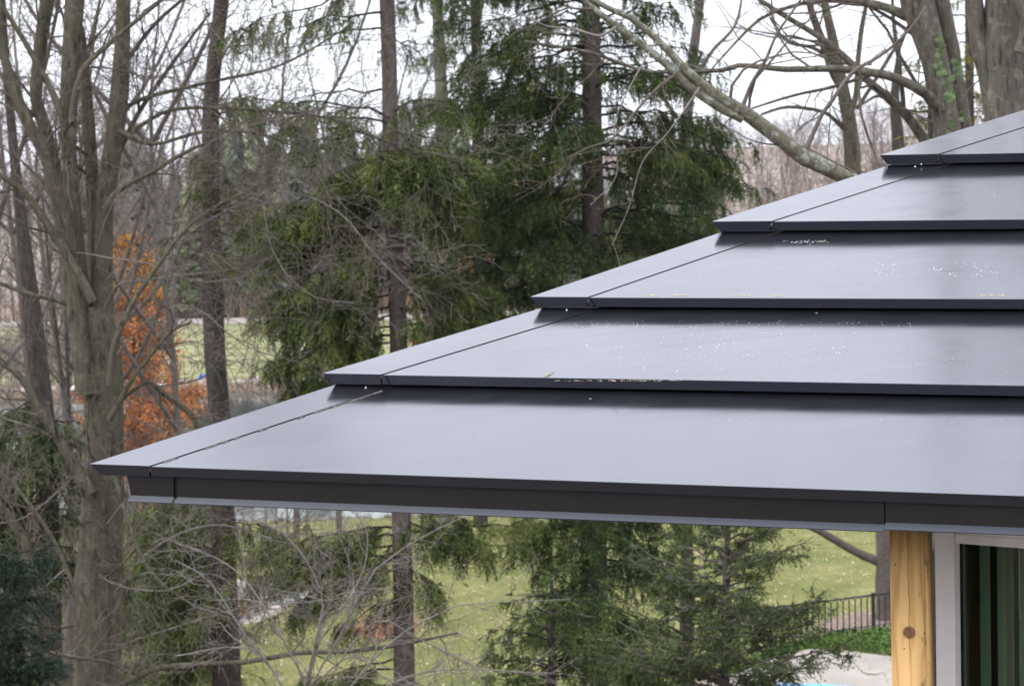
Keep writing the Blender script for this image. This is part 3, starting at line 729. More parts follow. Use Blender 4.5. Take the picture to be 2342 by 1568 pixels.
# spruce with the long bare trunk in the centre, pendulous olive curtains
D = 34
tr_ = tp([(880, -1750, 3), (876, -1100, 14), (874, -420, 24), (878, -150, 31), (885, 0, 35), (890, 180, 35), (893, 350, 36), (898, 480, 38), (907, 640, 40), (912, 790, 41), (918, 1200, 44), (922, 1344, 47), (925, 1568, 50), (928, 1800, 54)], D, 44)
pc = pz(D, [(262, 180, 2.3, .42, .30, .9), (275, 205, 2.0, .3, .3, .9), (300, 172, 2.2, .1, .2, .7), (200, 160, 1.9, .2, .3, .35), (60, 170, 1.6, .2, .4, .5), (20, 195, 2.0, .1, .35, .7), (90, 10, 1.0, .2, .4, .6), (-40, 190, 2.4, .0, .35, .8),
            (240, 5, 1.5, .35, .35, .8), (250, -30, 1.4, .3, .4, .7), (300, 20, 1.3, .1, .35, .7), (330, -50, 1.5, .15, .45, 1.5), (335, -95, 1.2, .15, .45, 1.6), (342, -20, 1.5, .12, .35, 1.7), (350, -130, 1.3, .1, .4, 1.6), (345, 3, 1.7, .1, .32, 1.6),
            (356, -70, 1.5, .05, .5, 1.7), (360, -30, 1.35, .0, .5, 1.6), (365, -150, 1.4, .1, .5, 1.5), (400, 185, 2.3, .1, .42, 1.3), (410, 205, 2.1, .12, .5, 1.4), (425, 165, 2.1, .1, .45, 1.3), (440, -160, 2.0, .05, .5, 1.5), (455, 176, 1.9, .0, .4, 1.3),
            (470, 190, 2.2, -.02, .42, 1.3), (500, -140, 1.6, .0, .5, 1.3), (430, -10, 1.2, .0, .45, 1.2), (470, -35, 1.0, .0, .5, 1.2), (525, 12, 1.2, .2, .2, .25), (560, 182, 2.0, -.1, .3, 1.0), (575, 200, 1.6, -.1, .4, .9),
            (620, 178, 1.5, .05, .35, .9), (650, 195, 1.7, .05, .38, 1.2), (665, 170, 1.7, .0, .35, 1.3), (690, 185, 1.8, .0, .35, 1.4), (715, -150, 1.5, .0, .4, 1.3), (740, 186, 1.7, .0, .3, 1.3), (700, -80, .9, .0, .4, 1.1), (655, 0, .9, .0, .3, .9),
            (600, 175, 2.1, .0, .3, 1.2), (635, 188, 2.2, .0, .32, 1.2), (585, 20, 1.6, .0, .3, 1.1), (610, -10, 1.7, .0, .3, 1.1), (640, 12, 1.9, .0, .3, 1.2), (670, 3, 1.8, .0, .25, 1.2), (760, 178, 2.0, .0, .25, 1.3), (700, 15, 1.1, .1, .3, 1.1), (735, -15, 1.3, .1, .3, 1.2), (775, 200, 1.5, .0, .3, 1.0), (820, 175, 1.8, .05, .3, 1.2), (840, 195, 1.6, .0, .3, 1.2), (1170, 5, 1.2, .1, .25, 1.0), (1190, -20, 1.4, .1, .25, 1.1),
            (1205, 183, 2.2, .02, .12, 1.2), (1222, 176, 2.6, .0, .10, 1.2), (1240, 190, 2.2, .0, .16, 1.2), (1212, 8, 2.2, .12, .10, 1.2), (1228, 2, 1.8, .1, .2, 1.2), (1250, 178, 2.6, .0, .2, 1.2), (1290, 186, 2.0, -.05, .35, 1.2), (1290, -60, 1.0, .0, .5, 1.1), (1360, 175, 1.0, .0, .5, 1.0), (1235, -8, 1.1, .1, .2, .9), (1260, 200, 1.7, -.1, .3, 1.3), (1275, 170, 1.6, -.05, .35, 1.2),
            (1330, -40, .7, .0, .4, .7), (1390, 190, .7, .0, .4, .7), (1500, 185, 1.6, .0, .2, 1.1), (1520, 200, 1.8, .0, .2, 1.2), (1540, -100, 1.0, .0, .3, 1.1), (1560, 175, 1.6, .1, .2, 1.2), (1570, -20, 1.2, .0, .3, 1.1), (1600, -60, 1.5, .1, .2, 1.2)])
pc += prims(r, D, -1720, -100, 62, 3, (1.5, 2.3), (.0, .2), (.3, .45), (.25, .4), shape=lambda y: .25 + min(1, (y + 1750) / 1000))
spruce('spruce_tree', 'tall centre spruce with a bare brown trunk and long olive needle curtains', tr_, D, S_('bark_brown', 'twig_dark', 'fol_olive'), 31, pc, nn=14, str_per_m=14)

# dense dark spruce on its right
D = 36
tr_ = tp([(1340, -1950, 3), (1344, -1200, 16), (1347, -420, 30), (1350, -100, 37), (1352, 100, 42), (1354, 300, 46), (1356, 500, 50), (1358, 650, 54), (1357, 1200, 60), (1360, 1400, 64), (1360, 1800, 72)], D, 40)
pd_ = prims(r, D, -1900, -320, 62, 3, (1.8, 2.6), (.0, .2), (.3, .45), (.28, .45), shape=lambda y: .25 + min(1, (y + 1950) / 1000))
pd_ += prims(r, D, -300, 250, 24, 4, (1.5, 2.6), (.1, .4), (.3, .5), (.4, .85), azs=[0, 20, 180, 180, 165, 200, -30, -60, -140, 90])
pd_ += prims(r, D, 240, 780, 22, 3, (1.7, 2.8), (.05, .3), (.25, .45), (.7, 1.3), azs=[0, 5, -15, 180, 185, 170, -40, -130, 160, 30, -90])
pd_ += prims(r, D, 800, 1150, 60, 3, (1.5, 2.2), azs=[0, 180, -90])
pd_ += prims(r, D, 1160, 1720, 26, 3, (1.0, 1.75), (.0, .2), (.2, .4), (.8, 1.3), azs=[0, 15, -20, 180, -45, -90, -120, 200])
spruce('spruce_tree', 'dense dark green spruce with a thick trunk, right of the centre spruce', tr_, D, S_('bark_brown', 'twig_dark', 'fol_dark'), 32, pd_, nn=10, needle=(.066, .027), str_per_m=9, sec_per_m=8)

# two slimmer spruces behind, between and right
D = 76.5
tr_ = tp([(1080, -420, 14), (1086, -60, 20), (1092, 200, 26), (1096, 600, 30), (1100, 1208, 34)], D, 20)
spruce('spruce_tree', 'slim dark spruce behind, between the centre spruce and the dense one', tr_, D, S_('bark_dark', 'twig_dark', 'fol_dark'), 33, prims(r, D, -300, 900, 27, 4, (1.6, 3.4), (.1, .3), (.3, .5), (.5, .9)), nn=9, needle=(.12, .048), sec_per_m=4, str_per_m=6, strand=(.3, .7), sec_len=(.5, 1.2))
D = 42
tr_ = tp([(1560, 260, 10), (1565, 400, 16), (1570, 700, 24), (1572, 1500, 34)], D, 20)
spruce('spruce_tree', 'short bushy spruce behind the thick lichen covered limb', tr_, D, S_('bark_dark', 'twig_dark', 'fol_dark'), 34, prims(r, D, 280, 760, 27, 4, (.8, 1.6), (.05, .3), (.25, .4), (.45, .8), shape=lambda y: .45 + min(1, (y - 280) / 250)), nn=9, needle=(.075, .03))

# spruce left of centre with the near black trunk
D = 39
tr_ = tp([(518, -350, 22), (512, -100, 30), (507, 0, 34), (490, 150, 33), (483, 250, 36), (483, 400, 42), (484, 550, 44), (487, 700, 46), (494, 850, 48), (502, 960, 50), (510, 1200, 56), (515, 1430, 62), (520, 1750, 70)], D, 44)
pb = pz(D, [(40, -60, .5, .1, .4, 1.0), (90, 10, .6, .1, .4, .6), (225, 3, 1.3, .4, .4, .7), (235, -10, 1.0, .3, .4, .9), (250, 15, 1.5, .35, .35, .7), (330, 180, .4, .0, .4, 1), (350, -90, .5, .0, .4, 1.2), (370, -60, .6, .0, .4, 1.3), (390, -120, .6, .0, .4, 1.1), (420, -30, .9, .1, .4, 1.1),
            (450, 5, 1.2, .1, .4, 1.0), (480, -30, .9, .0, .4, 1.0), (510, 175, 1.0, .1, .3, .5), (540, -60, .9, .0, .4, 1.0), (560, 0, 1.0, .0, .4, 1.1), (590, 185, 1.1, .1, .3, .5), (620, 190, .6, .0, .3, .7),
            (1120, 180, 1.6, .1, .3, 1.1), (1150, 200, 1.4, .0, .3, 1.2), (1165, -20, 1.0, .0, .3, 1.2), (1175, 5, 1.3, .0, .3, 1.1), (1190, -80, .9, .0, .3, 1.2), (1230, 178, 1.7, .1, .3, 1.2), (1260, 190, 1.5, .0, .35, 1.3), (1290, 172, 1.5, .0, .35, 1.3), (1240, 0, 1.5, .05, .25, 1.2),
            (1320, 185, 1.3, .0, .4, 1.3), (1350, 200, 1.3, .0, .4, 1.3), (1390, 180, 1.4, .0, .4, 1.3), (1300, -90, .8, .0, .4, 1.0), (1430, 190, 1.3, .0, .4, 1.2), (1460, 175, 1.2, .0, .4, 1.2), (1490, 200, 1.1, .0, .3, 1.1)])
spruce('spruce_tree', 'spruce with a near black trunk left of centre and drooping boughs under the eave', tr_, D, S_('bark_dark', 'twig_dark', 'fol_olive'), 35, pb, nn=13, needle=(.062, .025), str_per_m=14)

# small bright fir below the eave
D = 21
tr_ = tp([(1668, 1040, 5), (1664, 1200, 12), (1660, 1400, 18), (1655, 1800, 26)], D, 16)
pf = prims(r, D, 1120, 1760, 20, 5, (.5, 1.0), (.15, .45), (.0, .18), (.75, 1.1), shape=lambda y: .4 + min(.85, (y - 1120) / 400))
spruce('fir_tree', 'small blue-green fir with upswept feathery branches just below the eave', tr_, D, S_('bark_brown', 'twig_brown', 'fol_blue'), 36, pf, 'fir tree', strand=(.07, .18), needle=(.030, .011), nn=12, sec_per_m=14, str_per_m=12, hang=.12, sec_len=(.18, .42))
# dark spruce at the left edge
D = 30
tr_ = tp([(0, -260, 10), (8, 60, 16), (30, 330, 22), (56, 560, 30), (72, 700, 44), (88, 850, 48), (104, 1000, 50), (112, 1300, 54), (118, 1800, 60)], D, 30)
pl_ = prims(r, D, 900, 1290, 24, 3, (.6, 1.25), (.0, .15), (.25, .4), (.7, 1.2), azs=[180, 190, 170, 0, -20, -90])
spruce('spruce_tree', 'dark trunked spruce at the left edge with green boughs behind the grey maple', tr_, D, S_('bark_dark', 'twig_dark', 'fol_dark'), 37, pl_)
D = 19
tr_ = tp([(-60, 1180, 6), (-55, 1400, 14), (-50, 1900, 26)], D, 12)
spruce('spruce_tree', 'deep blue-green spruce filling the lower left corner', tr_, D, S_('bark_dark', 'twig_dark', 'fol_deep'), 38, prims(r, D, 1240, 1850, 22, 4, (.35, .75), (.05, .2), (.15, .3), (1.0, 1.5), azs=[0, 10, -20, -60, 30]), strand=(.1, .22), needle=(.032, .012), nn=12, sec_per_m=13, str_per_m=12, hang=.4, sec_len=(.2, .4))

# ---- multi-stemmed maple on the left
D = 24
A = [vlimb(p, D, 22) for p in (
    [(222, 1900, 128), (224, 1568, 112), (226, 1400, 106), (230, 1250, 104), (236, 1120, 92), (240, 1000, 84), (238, 900, 92), (226, 780, 88), (222, 700, 70)],
    [(240, 860, 56), (236, 740, 52), (234, 620, 50), (236, 500, 46), (246, 420, 44), (256, 350, 42), (270, 250, 41), (279, 130, 37), (282, 0, 33), (284, -150, 28), (300, -1100, 18), (330, -2200, 6)],
    [(200, 840, 60), (186, 700, 50), (172, 560, 42), (164, 440, 38), (160, 360, 34), (156, 280, 36), (161, 150, 42), (171, 0, 43), (174, -160, 38), (150, -1200, 24), (170, -2600, 8)],
    [(222, 820, 44, .4), (216, 640, 38, .4), (215, 500, 34, .4), (208, 350, 30, .4), (200, 250, 28, .4), (190, 125, 25, .4), (180, 60, 22, .4)],
    [(176, 760, 40, .5), (150, 560, 38, .5), (130, 420, 34, .5), (112, 325, 31, .5), (88, 250, 28, .5), (83, 200, 29, .5), (93, 100, 31, .5), (108, 0, 31, .5), (115, -140, 27, .5)],
    [(200, 900, 56, -.2), (176, 720, 42, -.2), (158, 560, 36, -.2), (110, 375, 29, -.2), (75, 300, 27, -.2), (30, 200, 24, -.2), (0, 90, 19, -.2), (-20, 0, 16, -.2)],
    [(214, 690, 22, -.5), (172, 615, 21, -.5), (100, 500, 18, -.5), (50, 435, 15, -.5), (-10, 395, 12, -.5)],
    [(168, 330, 17, -.4), (165, 260, 14, -.4), (187, 165, 13, -.4), (250, 100, 11, -.4), (340, 25, 9, -.4), (400, -25, 7, -.4)],
    [(150, 300, 17, -.3), (126, 225, 16, -.3), (65, 110, 13, -.3), (15, 30, 10, -.3), (-10, -5, 8, -.3)],
    [(238, 480, 16, -.3), (272, 435, 13, -.3), (350, 392, 10, -.3), (430, 345, 8, -.3), (500, 318, 6, -.3)],
    [(250, 400, 15, .3), (300, 290, 12, .3), (345, 215, 10, .3), (420, 110, 8, .3), (480, 30, 6, .3)],
    [(205, 1130, 40, -.3), (150, 1030, 24, -.3), (95, 940, 20, -.3), (45, 860, 16, -.3), (-10, 820, 12, -.3)],
    [(252, 880, 22, -.6), (262, 790, 16, -.6), (300, 700, 12, -.6), (360, 610, 9, -.6), (450, 500, 7, -.6), (600, 420, 5, -.6)],
    [(250, 960, 14, -.5), (300, 870, 11, -.5), (330, 830, 10, -.5), (390, 760, 7, -.5), (440, 735, 5, -.5)],
    [(270, 920, 8, .3), (335, 875, 9, .3), (375, 900, 12, .3), (430, 940, 14, .3), (462, 985, 16, .3)],
    [(210, 1568, 30, -.5), (270, 1570, 14, -.5), (353, 1529, 13, -.5), (450, 1518, 12, -.5), (555, 1514, 12, -.5), (680, 1492, 11, -.5), (787, 1489, 11, -.5), (890, 1478, 9, -.5), (1048, 1446, 6, -.5)],
    [(-70, 1290, 44, -.8), (0, 1375, 44, -.8), (55, 1450, 44, -.8), (126, 1540, 44, -.8), (185, 1660, 46, -.8)],
    [(150, 1640, 18, .6), (110, 1450, 20, .6), (60, 1250, 20, .6), (20, 1180, 20, .6), (-30, 1130, 18, .6)],
    [(220, 1440, 14, -.7), (170, 1340, 10, -.7), (120, 1230, 9, -.7), (50, 1130, 8, -.7), (-20, 1060, 7, -.7)],
    [(190, 720, 14, .2), (140, 690, 12, .2), (60, 670, 10, .2), (-20, 640, 8, .2)],
    [(250, 350, 13, .2), (320, 290, 10, .2), (400, 250, 9, .2), (560, 250, 7, .2), (760, 272, 5, .2), (900, 330, 4, .2), (1060, 365, 3, .2)],
    [(268, 260, 12, .2), (330, 225, 10, .2), (470, 190, 8, .2), (640, 150, 6, .2), (800, 60, 4, .2)],
    [(276, 160, 12, .3), (350, 60, 9, .3), (440, -20, 7, .3)], [(272, 300, 12, -.2), (350, 330, 9, -.2), (480, 300, 7, -.2), (640, 320, 5, -.2), (800, 420, 3, -.2)],
    [(262, 1090, 10, -1.0), (300, 1210, 8, -1.0), (340, 1300, 7, -1.0), (420, 1370, 6, -1.0), (520, 1400, 5, -1.0), (700, 1330, 4, -1.0)],
)]
A += [vlimb([(*q_, (0, -.3)[j_ > 0] - .15 * (j_ > 1)) for j_, q_ in enumerate(p)], D, 14) for p in [
    [(200, 1120, 4.3), (120, 1000, 3.7), (20, 960, 3.1), (-40, 940, 2.5)],
    [(210, 900, 3.7), (300, 700, 3.7), (400, 560, 3.1), (520, 480, 3.1), (640, 437, 3.1), (737, 463, 3.1), (800, 508, 3.1), (839, 562, 3.1), (897, 623, 3.1), (961, 681, 1.9)],
    [(560, 462, 3.1), (600, 460, 3.1), (612, 540, 3.1), (650, 620, 3.1), (720, 680, 2.5), (810, 692, 1.9)],
    [(120, 590, 3.1), (180, 578, 3.1), (250, 590, 3.1), (330, 600, 3.1), (400, 628, 3.1), (470, 645, 3.1), (560, 630, 2.5), (612, 590, 1.9)],
    [(215, 780, 3.7), (260, 660, 3.1), (330, 640, 3.1), (500, 620, 2.5), (560, 610, 1.9)],
    [(225, 860, 3.7), (340, 730, 3.1), (440, 700, 3.1), (560, 790, 2.5), (690, 830, 1.9)],
    [(190, 1300, 4.3), (280, 1150, 3.7), (420, 1080, 3.1), (600, 1200, 3.1), (700, 1180, 2.5)],
    [(200, 1450, 4.3), (330, 1270, 3.7), (480, 1200, 3.1), (620, 1230, 2.5)],
    [(200, 1500, 4.3), (380, 1440, 3.7), (560, 1390, 3.1), (760, 1370, 2.5), (900, 1340, 1.9)],
    [(160, 1100, 3.7), (60, 1180, 3.1), (-30, 1200, 2.5)], [(150, 1300, 3.7), (70, 1350, 3.1), (-30, 1250, 2.5)],
    [(205, 700, 3.1), (140, 560, 2.5), (60, 470, 2.5), (-20, 430, 1.9)], [(205, 620, 3.1), (250, 480, 2.5), (330, 330, 2.5), (350, 180, 1.9), (330, 120, 1.6)],
    [(215, 680, 3.1), (330, 520, 2.5), (420, 380, 2.5), (530, 300, 1.9), (700, 260, 1.9)],
    [(170, 1250, 3.7), (250, 1330, 3.1), (380, 1350, 3.1), (480, 1310, 2.5), (560, 1360, 1.9)],
]]
base = A[0][0, :3].copy(); base[2] = float(hgt(base[0], base[1]))
bare_tree('maple_tree', 'big grey-green multi-stemmed bare maple filling the left side in front of the roof corner', 'maple tree', base, A, (M_['bark_grey'], M_['bark_grey'], M_['twig_brown']), 41,
          lv=((3.2, .6, 2.2), (5.6, .3, 1.0), (7.5, .12, .36)), ang=(28, 62), up=.05, wig=.16, minr=.0031)

# pale arching twigs of a nearer sapling
def arcs(name, label, cat, D, lst, mats, seed, lv, trunk, cat_group=None):
    L = [vlimb(trunk, D, 14)] + [vlimb(p, D, 14) for p in lst]
    b = L[0][np.argmin(L[0][:, 2]), :3].copy(); b[2] = float(hgt(b[0], b[1]))
    return bare_tree(name, label, cat, b, L, mats, seed, lv=lv, ang=(22, 60), up=.03, wig=.19, minr=.0013)
D = 17
arcs('shrub', 'bare grey brown shrub of tangled twigs across the bottom centre', 'shrub', D, [
    [(690, 1800, 6.3), (700, 1600, 5.6), (780, 1450, 4.9), (860, 1300, 3.5), (1000, 1210, 2.8), (1090, 1170, 2.1)],
    [(690, 1750, 6.3), (640, 1560, 4.9), (560, 1450, 4.2), (480, 1330, 3.5), (400, 1280, 2.8)],
    [(700, 1700, 5.6), (880, 1480, 4.2), (1010, 1400, 3.5), (1080, 1380, 2.1), (1300, 1370, 1.6)],
    [(690, 1700, 5.6), (760, 1540, 4.2), (860, 1420, 3.5), (960, 1460, 2.8), (1120, 1540, 2.1)],
    [(690, 1650, 5.6), (600, 1500, 4.2), (520, 1480, 3.5), (400, 1500, 2.8)],
    [(700, 1680, 4.9), (900, 1560, 4.2), (1040, 1530, 3.5), (1250, 1540, 2.1)],
    [(690, 1620, 4.9), (740, 1400, 4.2), (700, 1280, 3.5), (650, 1220, 2.8), (620, 1160, 2.1)],
    [(690, 1600, 5), (800, 1500, 4), (900, 1560, 3.5), (1060, 1600, 3)], [(700, 1560, 5), (600, 1380, 4), (520, 1290, 3), (400, 1240, 2.5)], [(720, 1480, 4.5), (820, 1330, 3.5), (840, 1220, 3), (800, 1160, 2)],
], (M_['twig_grey'], M_['twig_grey'], M_['twig_grey']), 44, ((7.0, .3, 1.0), (8.5, .1, .38), (7, .05, .16)), [(690, 1900, 11), (690, 1700, 10), (692, 1600, 8), (720, 1480, 6), (740, 1380, 4)])

# ---- thick lichen limb and its tree (trunk hidden behind the roof)
D = 15
G = [vlimb(p, D, 24) for p in (
    [(2120, 1250, 70), (2100, 700, 60), (2040, 480, 44), (1951, 413, 33), (1880, 380, 34), (1839, 360, 36), (1801, 330, 35), (1745, 288, 33), (1696, 252, 31), (1648, 225, 26), (1576, 169, 20), (1539, 127, 18), (1486, 75, 16), (1440, 40, 14), (1370, 10, 12), (1290, -40, 10)],
    [(1700, 272, 24), (1660, 252, 23), (1625, 232, 22), (1572, 195, 20), (1528, 150, 19), (1464, 101, 18), (1410, 60, 15), (1340, 5, 13), (1290, -50, 10)],
    [(1839, 355, 14), (1857, 311, 11), (1880, 262, 10), (1899, 236, 10), (1951, 165, 9), (2008, 131, 8), (2064, 86, 6), (2120, 15, 4), (2140, -30, 3)],
    [(1696, 251, 11), (1719, 191, 8), (1749, 142, 8), (1779, 75, 6), (1831, 0, 5), (1850, -40, 4)],
    [(1410, 62, 7, -.3), (1370, 82, 6, -.3), (1310, 66, 5, -.3), (1250, 60, 4, -.3), (1190, 30, 3, -.3)],
    [(1500, 95, 3.6, -.3), (1440, 200, 3, -.5), (1405, 290, 2.6, -.5), (1410, 400, 2.2, -.5), (1350, 470, 2, -.5)],
    [(1600, 200, 3.6, -.2), (1530, 300, 3, -.5), (1470, 370, 2.6, -.5), (1440, 470, 2.2, -.5), (1400, 560, 2, -.5)],
)]
b_ = G[0][0, :3].copy(); b_[2] = float(hgt(b_[0], b_[1]))
bare_tree('leaning_tree', 'thick pale lichen covered limb rising from behind the roof to the upper left', 'tree', b_, G, (M_['bark_lichen'], M_['twig_brown'], M_['twig_red']), 45,
          lv=((2.6, .4, 1.4), (6, .15, .5), (7, .06, .2)), ang=(30, 70), up=.0, wig=.2, minr=.0014)

# ---- ivy-clad twin stem
D = 22
H = [vlimb(p, D, 22) for p in (
    [(2200, 1500, 120), (2195, 700, 110), (2186, 450, 84), (2174, 330, 62), (2160, 260, 60), (2148, 200, 58), (2136, 130, 60), (2120, 70, 66), (2098, 10, 74), (2080, -60, 66), (2060, -160, 58), (2030, -700, 38), (2060, -1500, 24), (2040, -2600, 9)],
    [(2205, 560, 70, .2), (2203, 400, 52, .2), (2199, 300, 45, .2), (2190, 220, 42, .2), (2181, 150, 40, .2), (2168, 80, 40, .2), (2152, 0, 40, .2), (2138, -120, 34, .2), (2200, -1000, 22, .2), (2240, -2200, 8, .2)],
    [(2150, 250, 28, -.1), (2116, 214, 24, -.2), (2071, 188, 22, -.2), (2026, 172, 20, -.2), (1951, 161, 18, -.2), (1895, 157, 16, -.2), (1801, 159, 14, -.2), (1745, 154, 13, -.2), (1689, 150, 12, -.2), (1651, 161, 11, -.2), (1539, 165, 9, -.2), (1464, 161, 8, -.2), (1350, 120, 7, -.2), (1200, 95, 5, -.2)],
    [(2176, 400, 30, .4), (2120, 330, 26, .4), (2083, 274, 23, .4), (2034, 225, 20, .4), (1989, 188, 18, .4), (1936, 135, 16, .4), (1876, 86, 14, .4), (1801, 41, 12, .4), (1738, 0, 10, .4), (1690, -40, 8, .4)],
    [(2100, 40, 34, .1), (2071, 36, 26, .1), (2026, 17, 20, .1), (1970, 4, 16, .1), (1876, 2, 12, .1), (1800, 18, 9, .1), (1737, 45, 8, .1), (1680, 100, 6, .1), (1600, 190, 4, .1)],
    [(1990, 172, 9, -.1), (1900, 200, 8, -.1), (1830, 215, 7, -.1), (1760, 235, 6, -.1), (1680, 262, 4, -.1)],
)]
b_ = H[0][0, :3].copy(); b_[2] = float(hgt(b_[0], b_[1]))
ivt = bare_tree('twin_stemmed_tree', 'grey twin stemmed tree behind the roof with ivy climbing between its stems', 'tree', b_, H, (M_['bark_ivy'], M_['bark_ivy'], M_['twig_brown']), 46,
          lv=((2.2, .6, 2.6), (4, .2, .8), (4, .08, .3)), ang=(30, 70), up=.05, wig=.2, minr=.0018)
# climbing ivy, each big leaf a piece of its own
iv = empty('ivy_vine', W(2174, 330, 21.7), 'variegated ivy climbing between the stems of the twin stemmed tree', 'ivy'); IO = W(2174, 330, 21.7)
r = np.random.RandomState(9)
def pentaleaf():
    mb = MB(); a = [(0, 0, 0), (.42, .12, .03), (.5, .45, .0), (.22, .62, .05), (0, 1.0, -.05), (-.22, .62, .05), (-.5, .45, .0), (-.42, .12, .03), (0, .4, -.04)]
    mb.add(np.array(a, float), [(0, 1, 8), (1, 2, 8), (2, 3, 8), (3, 4, 8), (4, 5, 8), (5, 6, 8), (6, 7, 8), (7, 0, 8)])
    me = mb.mesh('leaf', False); me.materials.append(M_['leaf_ivy']); return me
lm = pentaleaf()
ivp = [(565, 370), (585, 385), (590, 420), (572, 410), (550, 480), (540, 455), (610, 520), (620, 480), (555, 570), (570, 525), (590, 610), (612, 560), (550, 670), (600, 700), (580, 750), (640, 760), (620, 740), (650, 850), (630, 830), (690, 910), (675, 880), (720, 780),
       (705, 800), (770, 740), (790, 690), (760, 660), (740, 640), (722, 620), (650, 960), (680, 1010), (665, 985), (720, 980), (700, 1140), (790, 1130), (680, 1200), (780, 1190), (710, 1270), (725, 1250), (680, 1320), (660, 1330), (775, 770), (745, 700), (600, 640), (565, 700), (690, 960)]
for (cx_, cy_) in ivp:
    vx, vy = (2200 + cx_ / 3.919) / 1.09308, cy_ / 3.919 / 1.09308
    o = bpy.data.objects.new('leaf', lm); COL.objects.link(o); o.parent = iv
    p = W(vx + r.uniform(-2, 2), vy, 21.62 + r.uniform(-.05, .05)) - IO; s = r.uniform(.055, .085)
    o.location = tuple(p); o.scale = (s, s, s); o.rotation_euler = (math.radians(r.uniform(50, 110)), r.uniform(-.6, .6), math.radians(180 + r.uniform(-50, 50)))
mb = MB()
for pts in ([(2157, 330), (2150, 250), (2143, 180), (2140, 90)], [(2180, 330), (2178, 250), (2192, 180), (2182, 150)]):
    L = vlimb([(x, y, 2.5) for x, y in pts], 21.66, 12); mb.tubes(L[:, :3], L[:, 3], 5)
mb.build('stem', M_['twig_brown'], iv, IO)

# ---- massive trunk at the right edge
D = 19
Bt = [vlimb(p, D, 22) for p in (
    [(2310, 1400, 140), (2305, 700, 120), (2302, 400, 98), (2300, 281, 96), (2294, 200, 98), (2291, 120, 96), (2293, 60, 88), (2297, 0, 82), (2300, -160, 74), (2330, -900, 48), (2310, -1800, 26), (2330, -2900, 9)],
    [(2285, 280, 60, .05), (2262, 170, 52, .0), (2246, 120, 44, .0), (2236, 75, 40, .0), (2229, 0, 38, .0), (2222, -140, 34, .0), (2120, -1000, 20, .0), (2060, -2000, 7, .0)],
    [(2330, 120, 26, -.3), (2345, 60, 26, -.3), (2328, 10, 26, -.3), (2310, -40, 22, -.3)],
)]
b_ = Bt[0][0, :3].copy(); b_[2] = float(hgt(b_[0], b_[1]))
bare_tree('oak_tree', 'massive furrowed grey trunk at the upper right edge above the roof', 'oak tree', b_, Bt, (M_['bark_ivy'], M_['bark_ivy'], M_['twig_brown']), 47, lv=((2.0, .8, 3.4), (3.2, .3, 1.0)), up=.1)

# ---- mid-distance bare trees on the right and behind
D = 38
I = [vlimb(p, D, 18) for p in (
    [(1960, 1200, 60), (1956, 600, 46), (1951, 405, 40), (1948, 319, 35), (1936, 244, 31), (1918, 160, 26), (1905, 80, 22), (1886, 20, 18), (1878, -80, 15), (1860, -900, 10)],
    [(1928, 205, 24, .1), (1905, 160, 23, .1), (1888, 112, 21, .1), (1866, 56, 18, .1), (1850, 0, 16, .1), (1845, -90, 13, .1)],
    [(1942, 270, 16, -.1), (1958, 215, 13, -.1), (1963, 131, 12, -.1), (1972, 60, 11, -.1), (1985, -10, 9, -.1)],
    [(1945, 310, 13, .1), (1915, 280, 10, .1), (1880, 255, 9, .1), (1801, 245, 8, .1), (1740, 262, 6, .1)],
    [(1918, 150, 11, .2), (1860, 110, 9, .2), (1800, 95, 7, .2), (1760, 40, 5, .2)],
    [(1960, 250, 10, .2), (2010, 170, 9, .2), (2060, 90, 8, .2), (2100, 40, 6, .2)],
)]
b_ = I[0][0, :3].copy(); b_[2] = float(hgt(b_[0], b_[1]))
bare_tree('bare_tree', 'bare grey tree with forked stems against the sky, left of the ivy clad twin stems', 'tree', b_, I, (M_['bark_grey'], M_['twig_brown'], M_['twig_brown']), 48, lv=((1.3, .8, 2.2), (2.6, .35, 1.0), (3.6, .15, .5)), up=.1, minr=.0032)
D = 77
I = [vlimb(p, D, 18) for p in ([(1560, 1204, 36), (1566, 600, 34), (1569, 337, 26), (1576, 225, 24), (1587, 112, 22), (1602, 0, 20), (1610, -120, 16)], [(1574, 240, 12), (1620, 130, 9), (1680, 60, 7), (1700, -20, 5)], [(1570, 300, 10), (1500, 200, 8), (1440, 120, 6)])]
b_ = I[0][0, :3].copy(); b_[2] = float(hgt(b_[0], b_[1]))
bare_tree('bare_tree', 'pale straight bare trunk behind the dense dark spruce', 'tree', b_, I, (M_['bark_far'], M_['twig_brown'], M_['twig_brown']), 49, lv=((1.0, .9, 2.4), (2.2, .4, 1.1), (2.4, .2, .6)), up=.1, minr=.004)
D = 77.5
I = [vlimb(p, D, 18) for p in ([(1020, 1204, 44), (1016, 600, 40), (1014, 304, 34), (1008, 180, 28), (1000, 0, 24), (996, -120, 20)], [(1016, 320, 26), (1045, 284, 24), (1075, 262, 22), (1130, 232, 18), (1180, 150, 14), (1210, 40, 10)])]
b_ = I[0][0, :3].copy(); b_[2] = float(hgt(b_[0], b_[1]))
bare_tree('bare_tree', 'pale bare tree with one thick slanting limb showing between the two central spruces', 'tree', b_, I, (M_['bark_lichen'], M_['twig_brown'], M_['twig_brown']), 50, lv=((1.0, .9, 2.4), (2.2, .4, 1.1), (2.4, .2, .6)), up=.1, minr=.004)
D = 56
I = [vlimb(p, D, 18) for p in ([(2060, 1200, 40), (2056, 400, 30), (2050, 290, 26), (2046, 200, 20), (2056, 140, 13), (2044, 60, 9), (2040, -40, 6)], [(2050, 250, 9), (2010, 220, 7), (1970, 240, 5)])]
b_ = I[0][0, :3].copy(); b_[2] = float(hgt(b_[0], b_[1]))
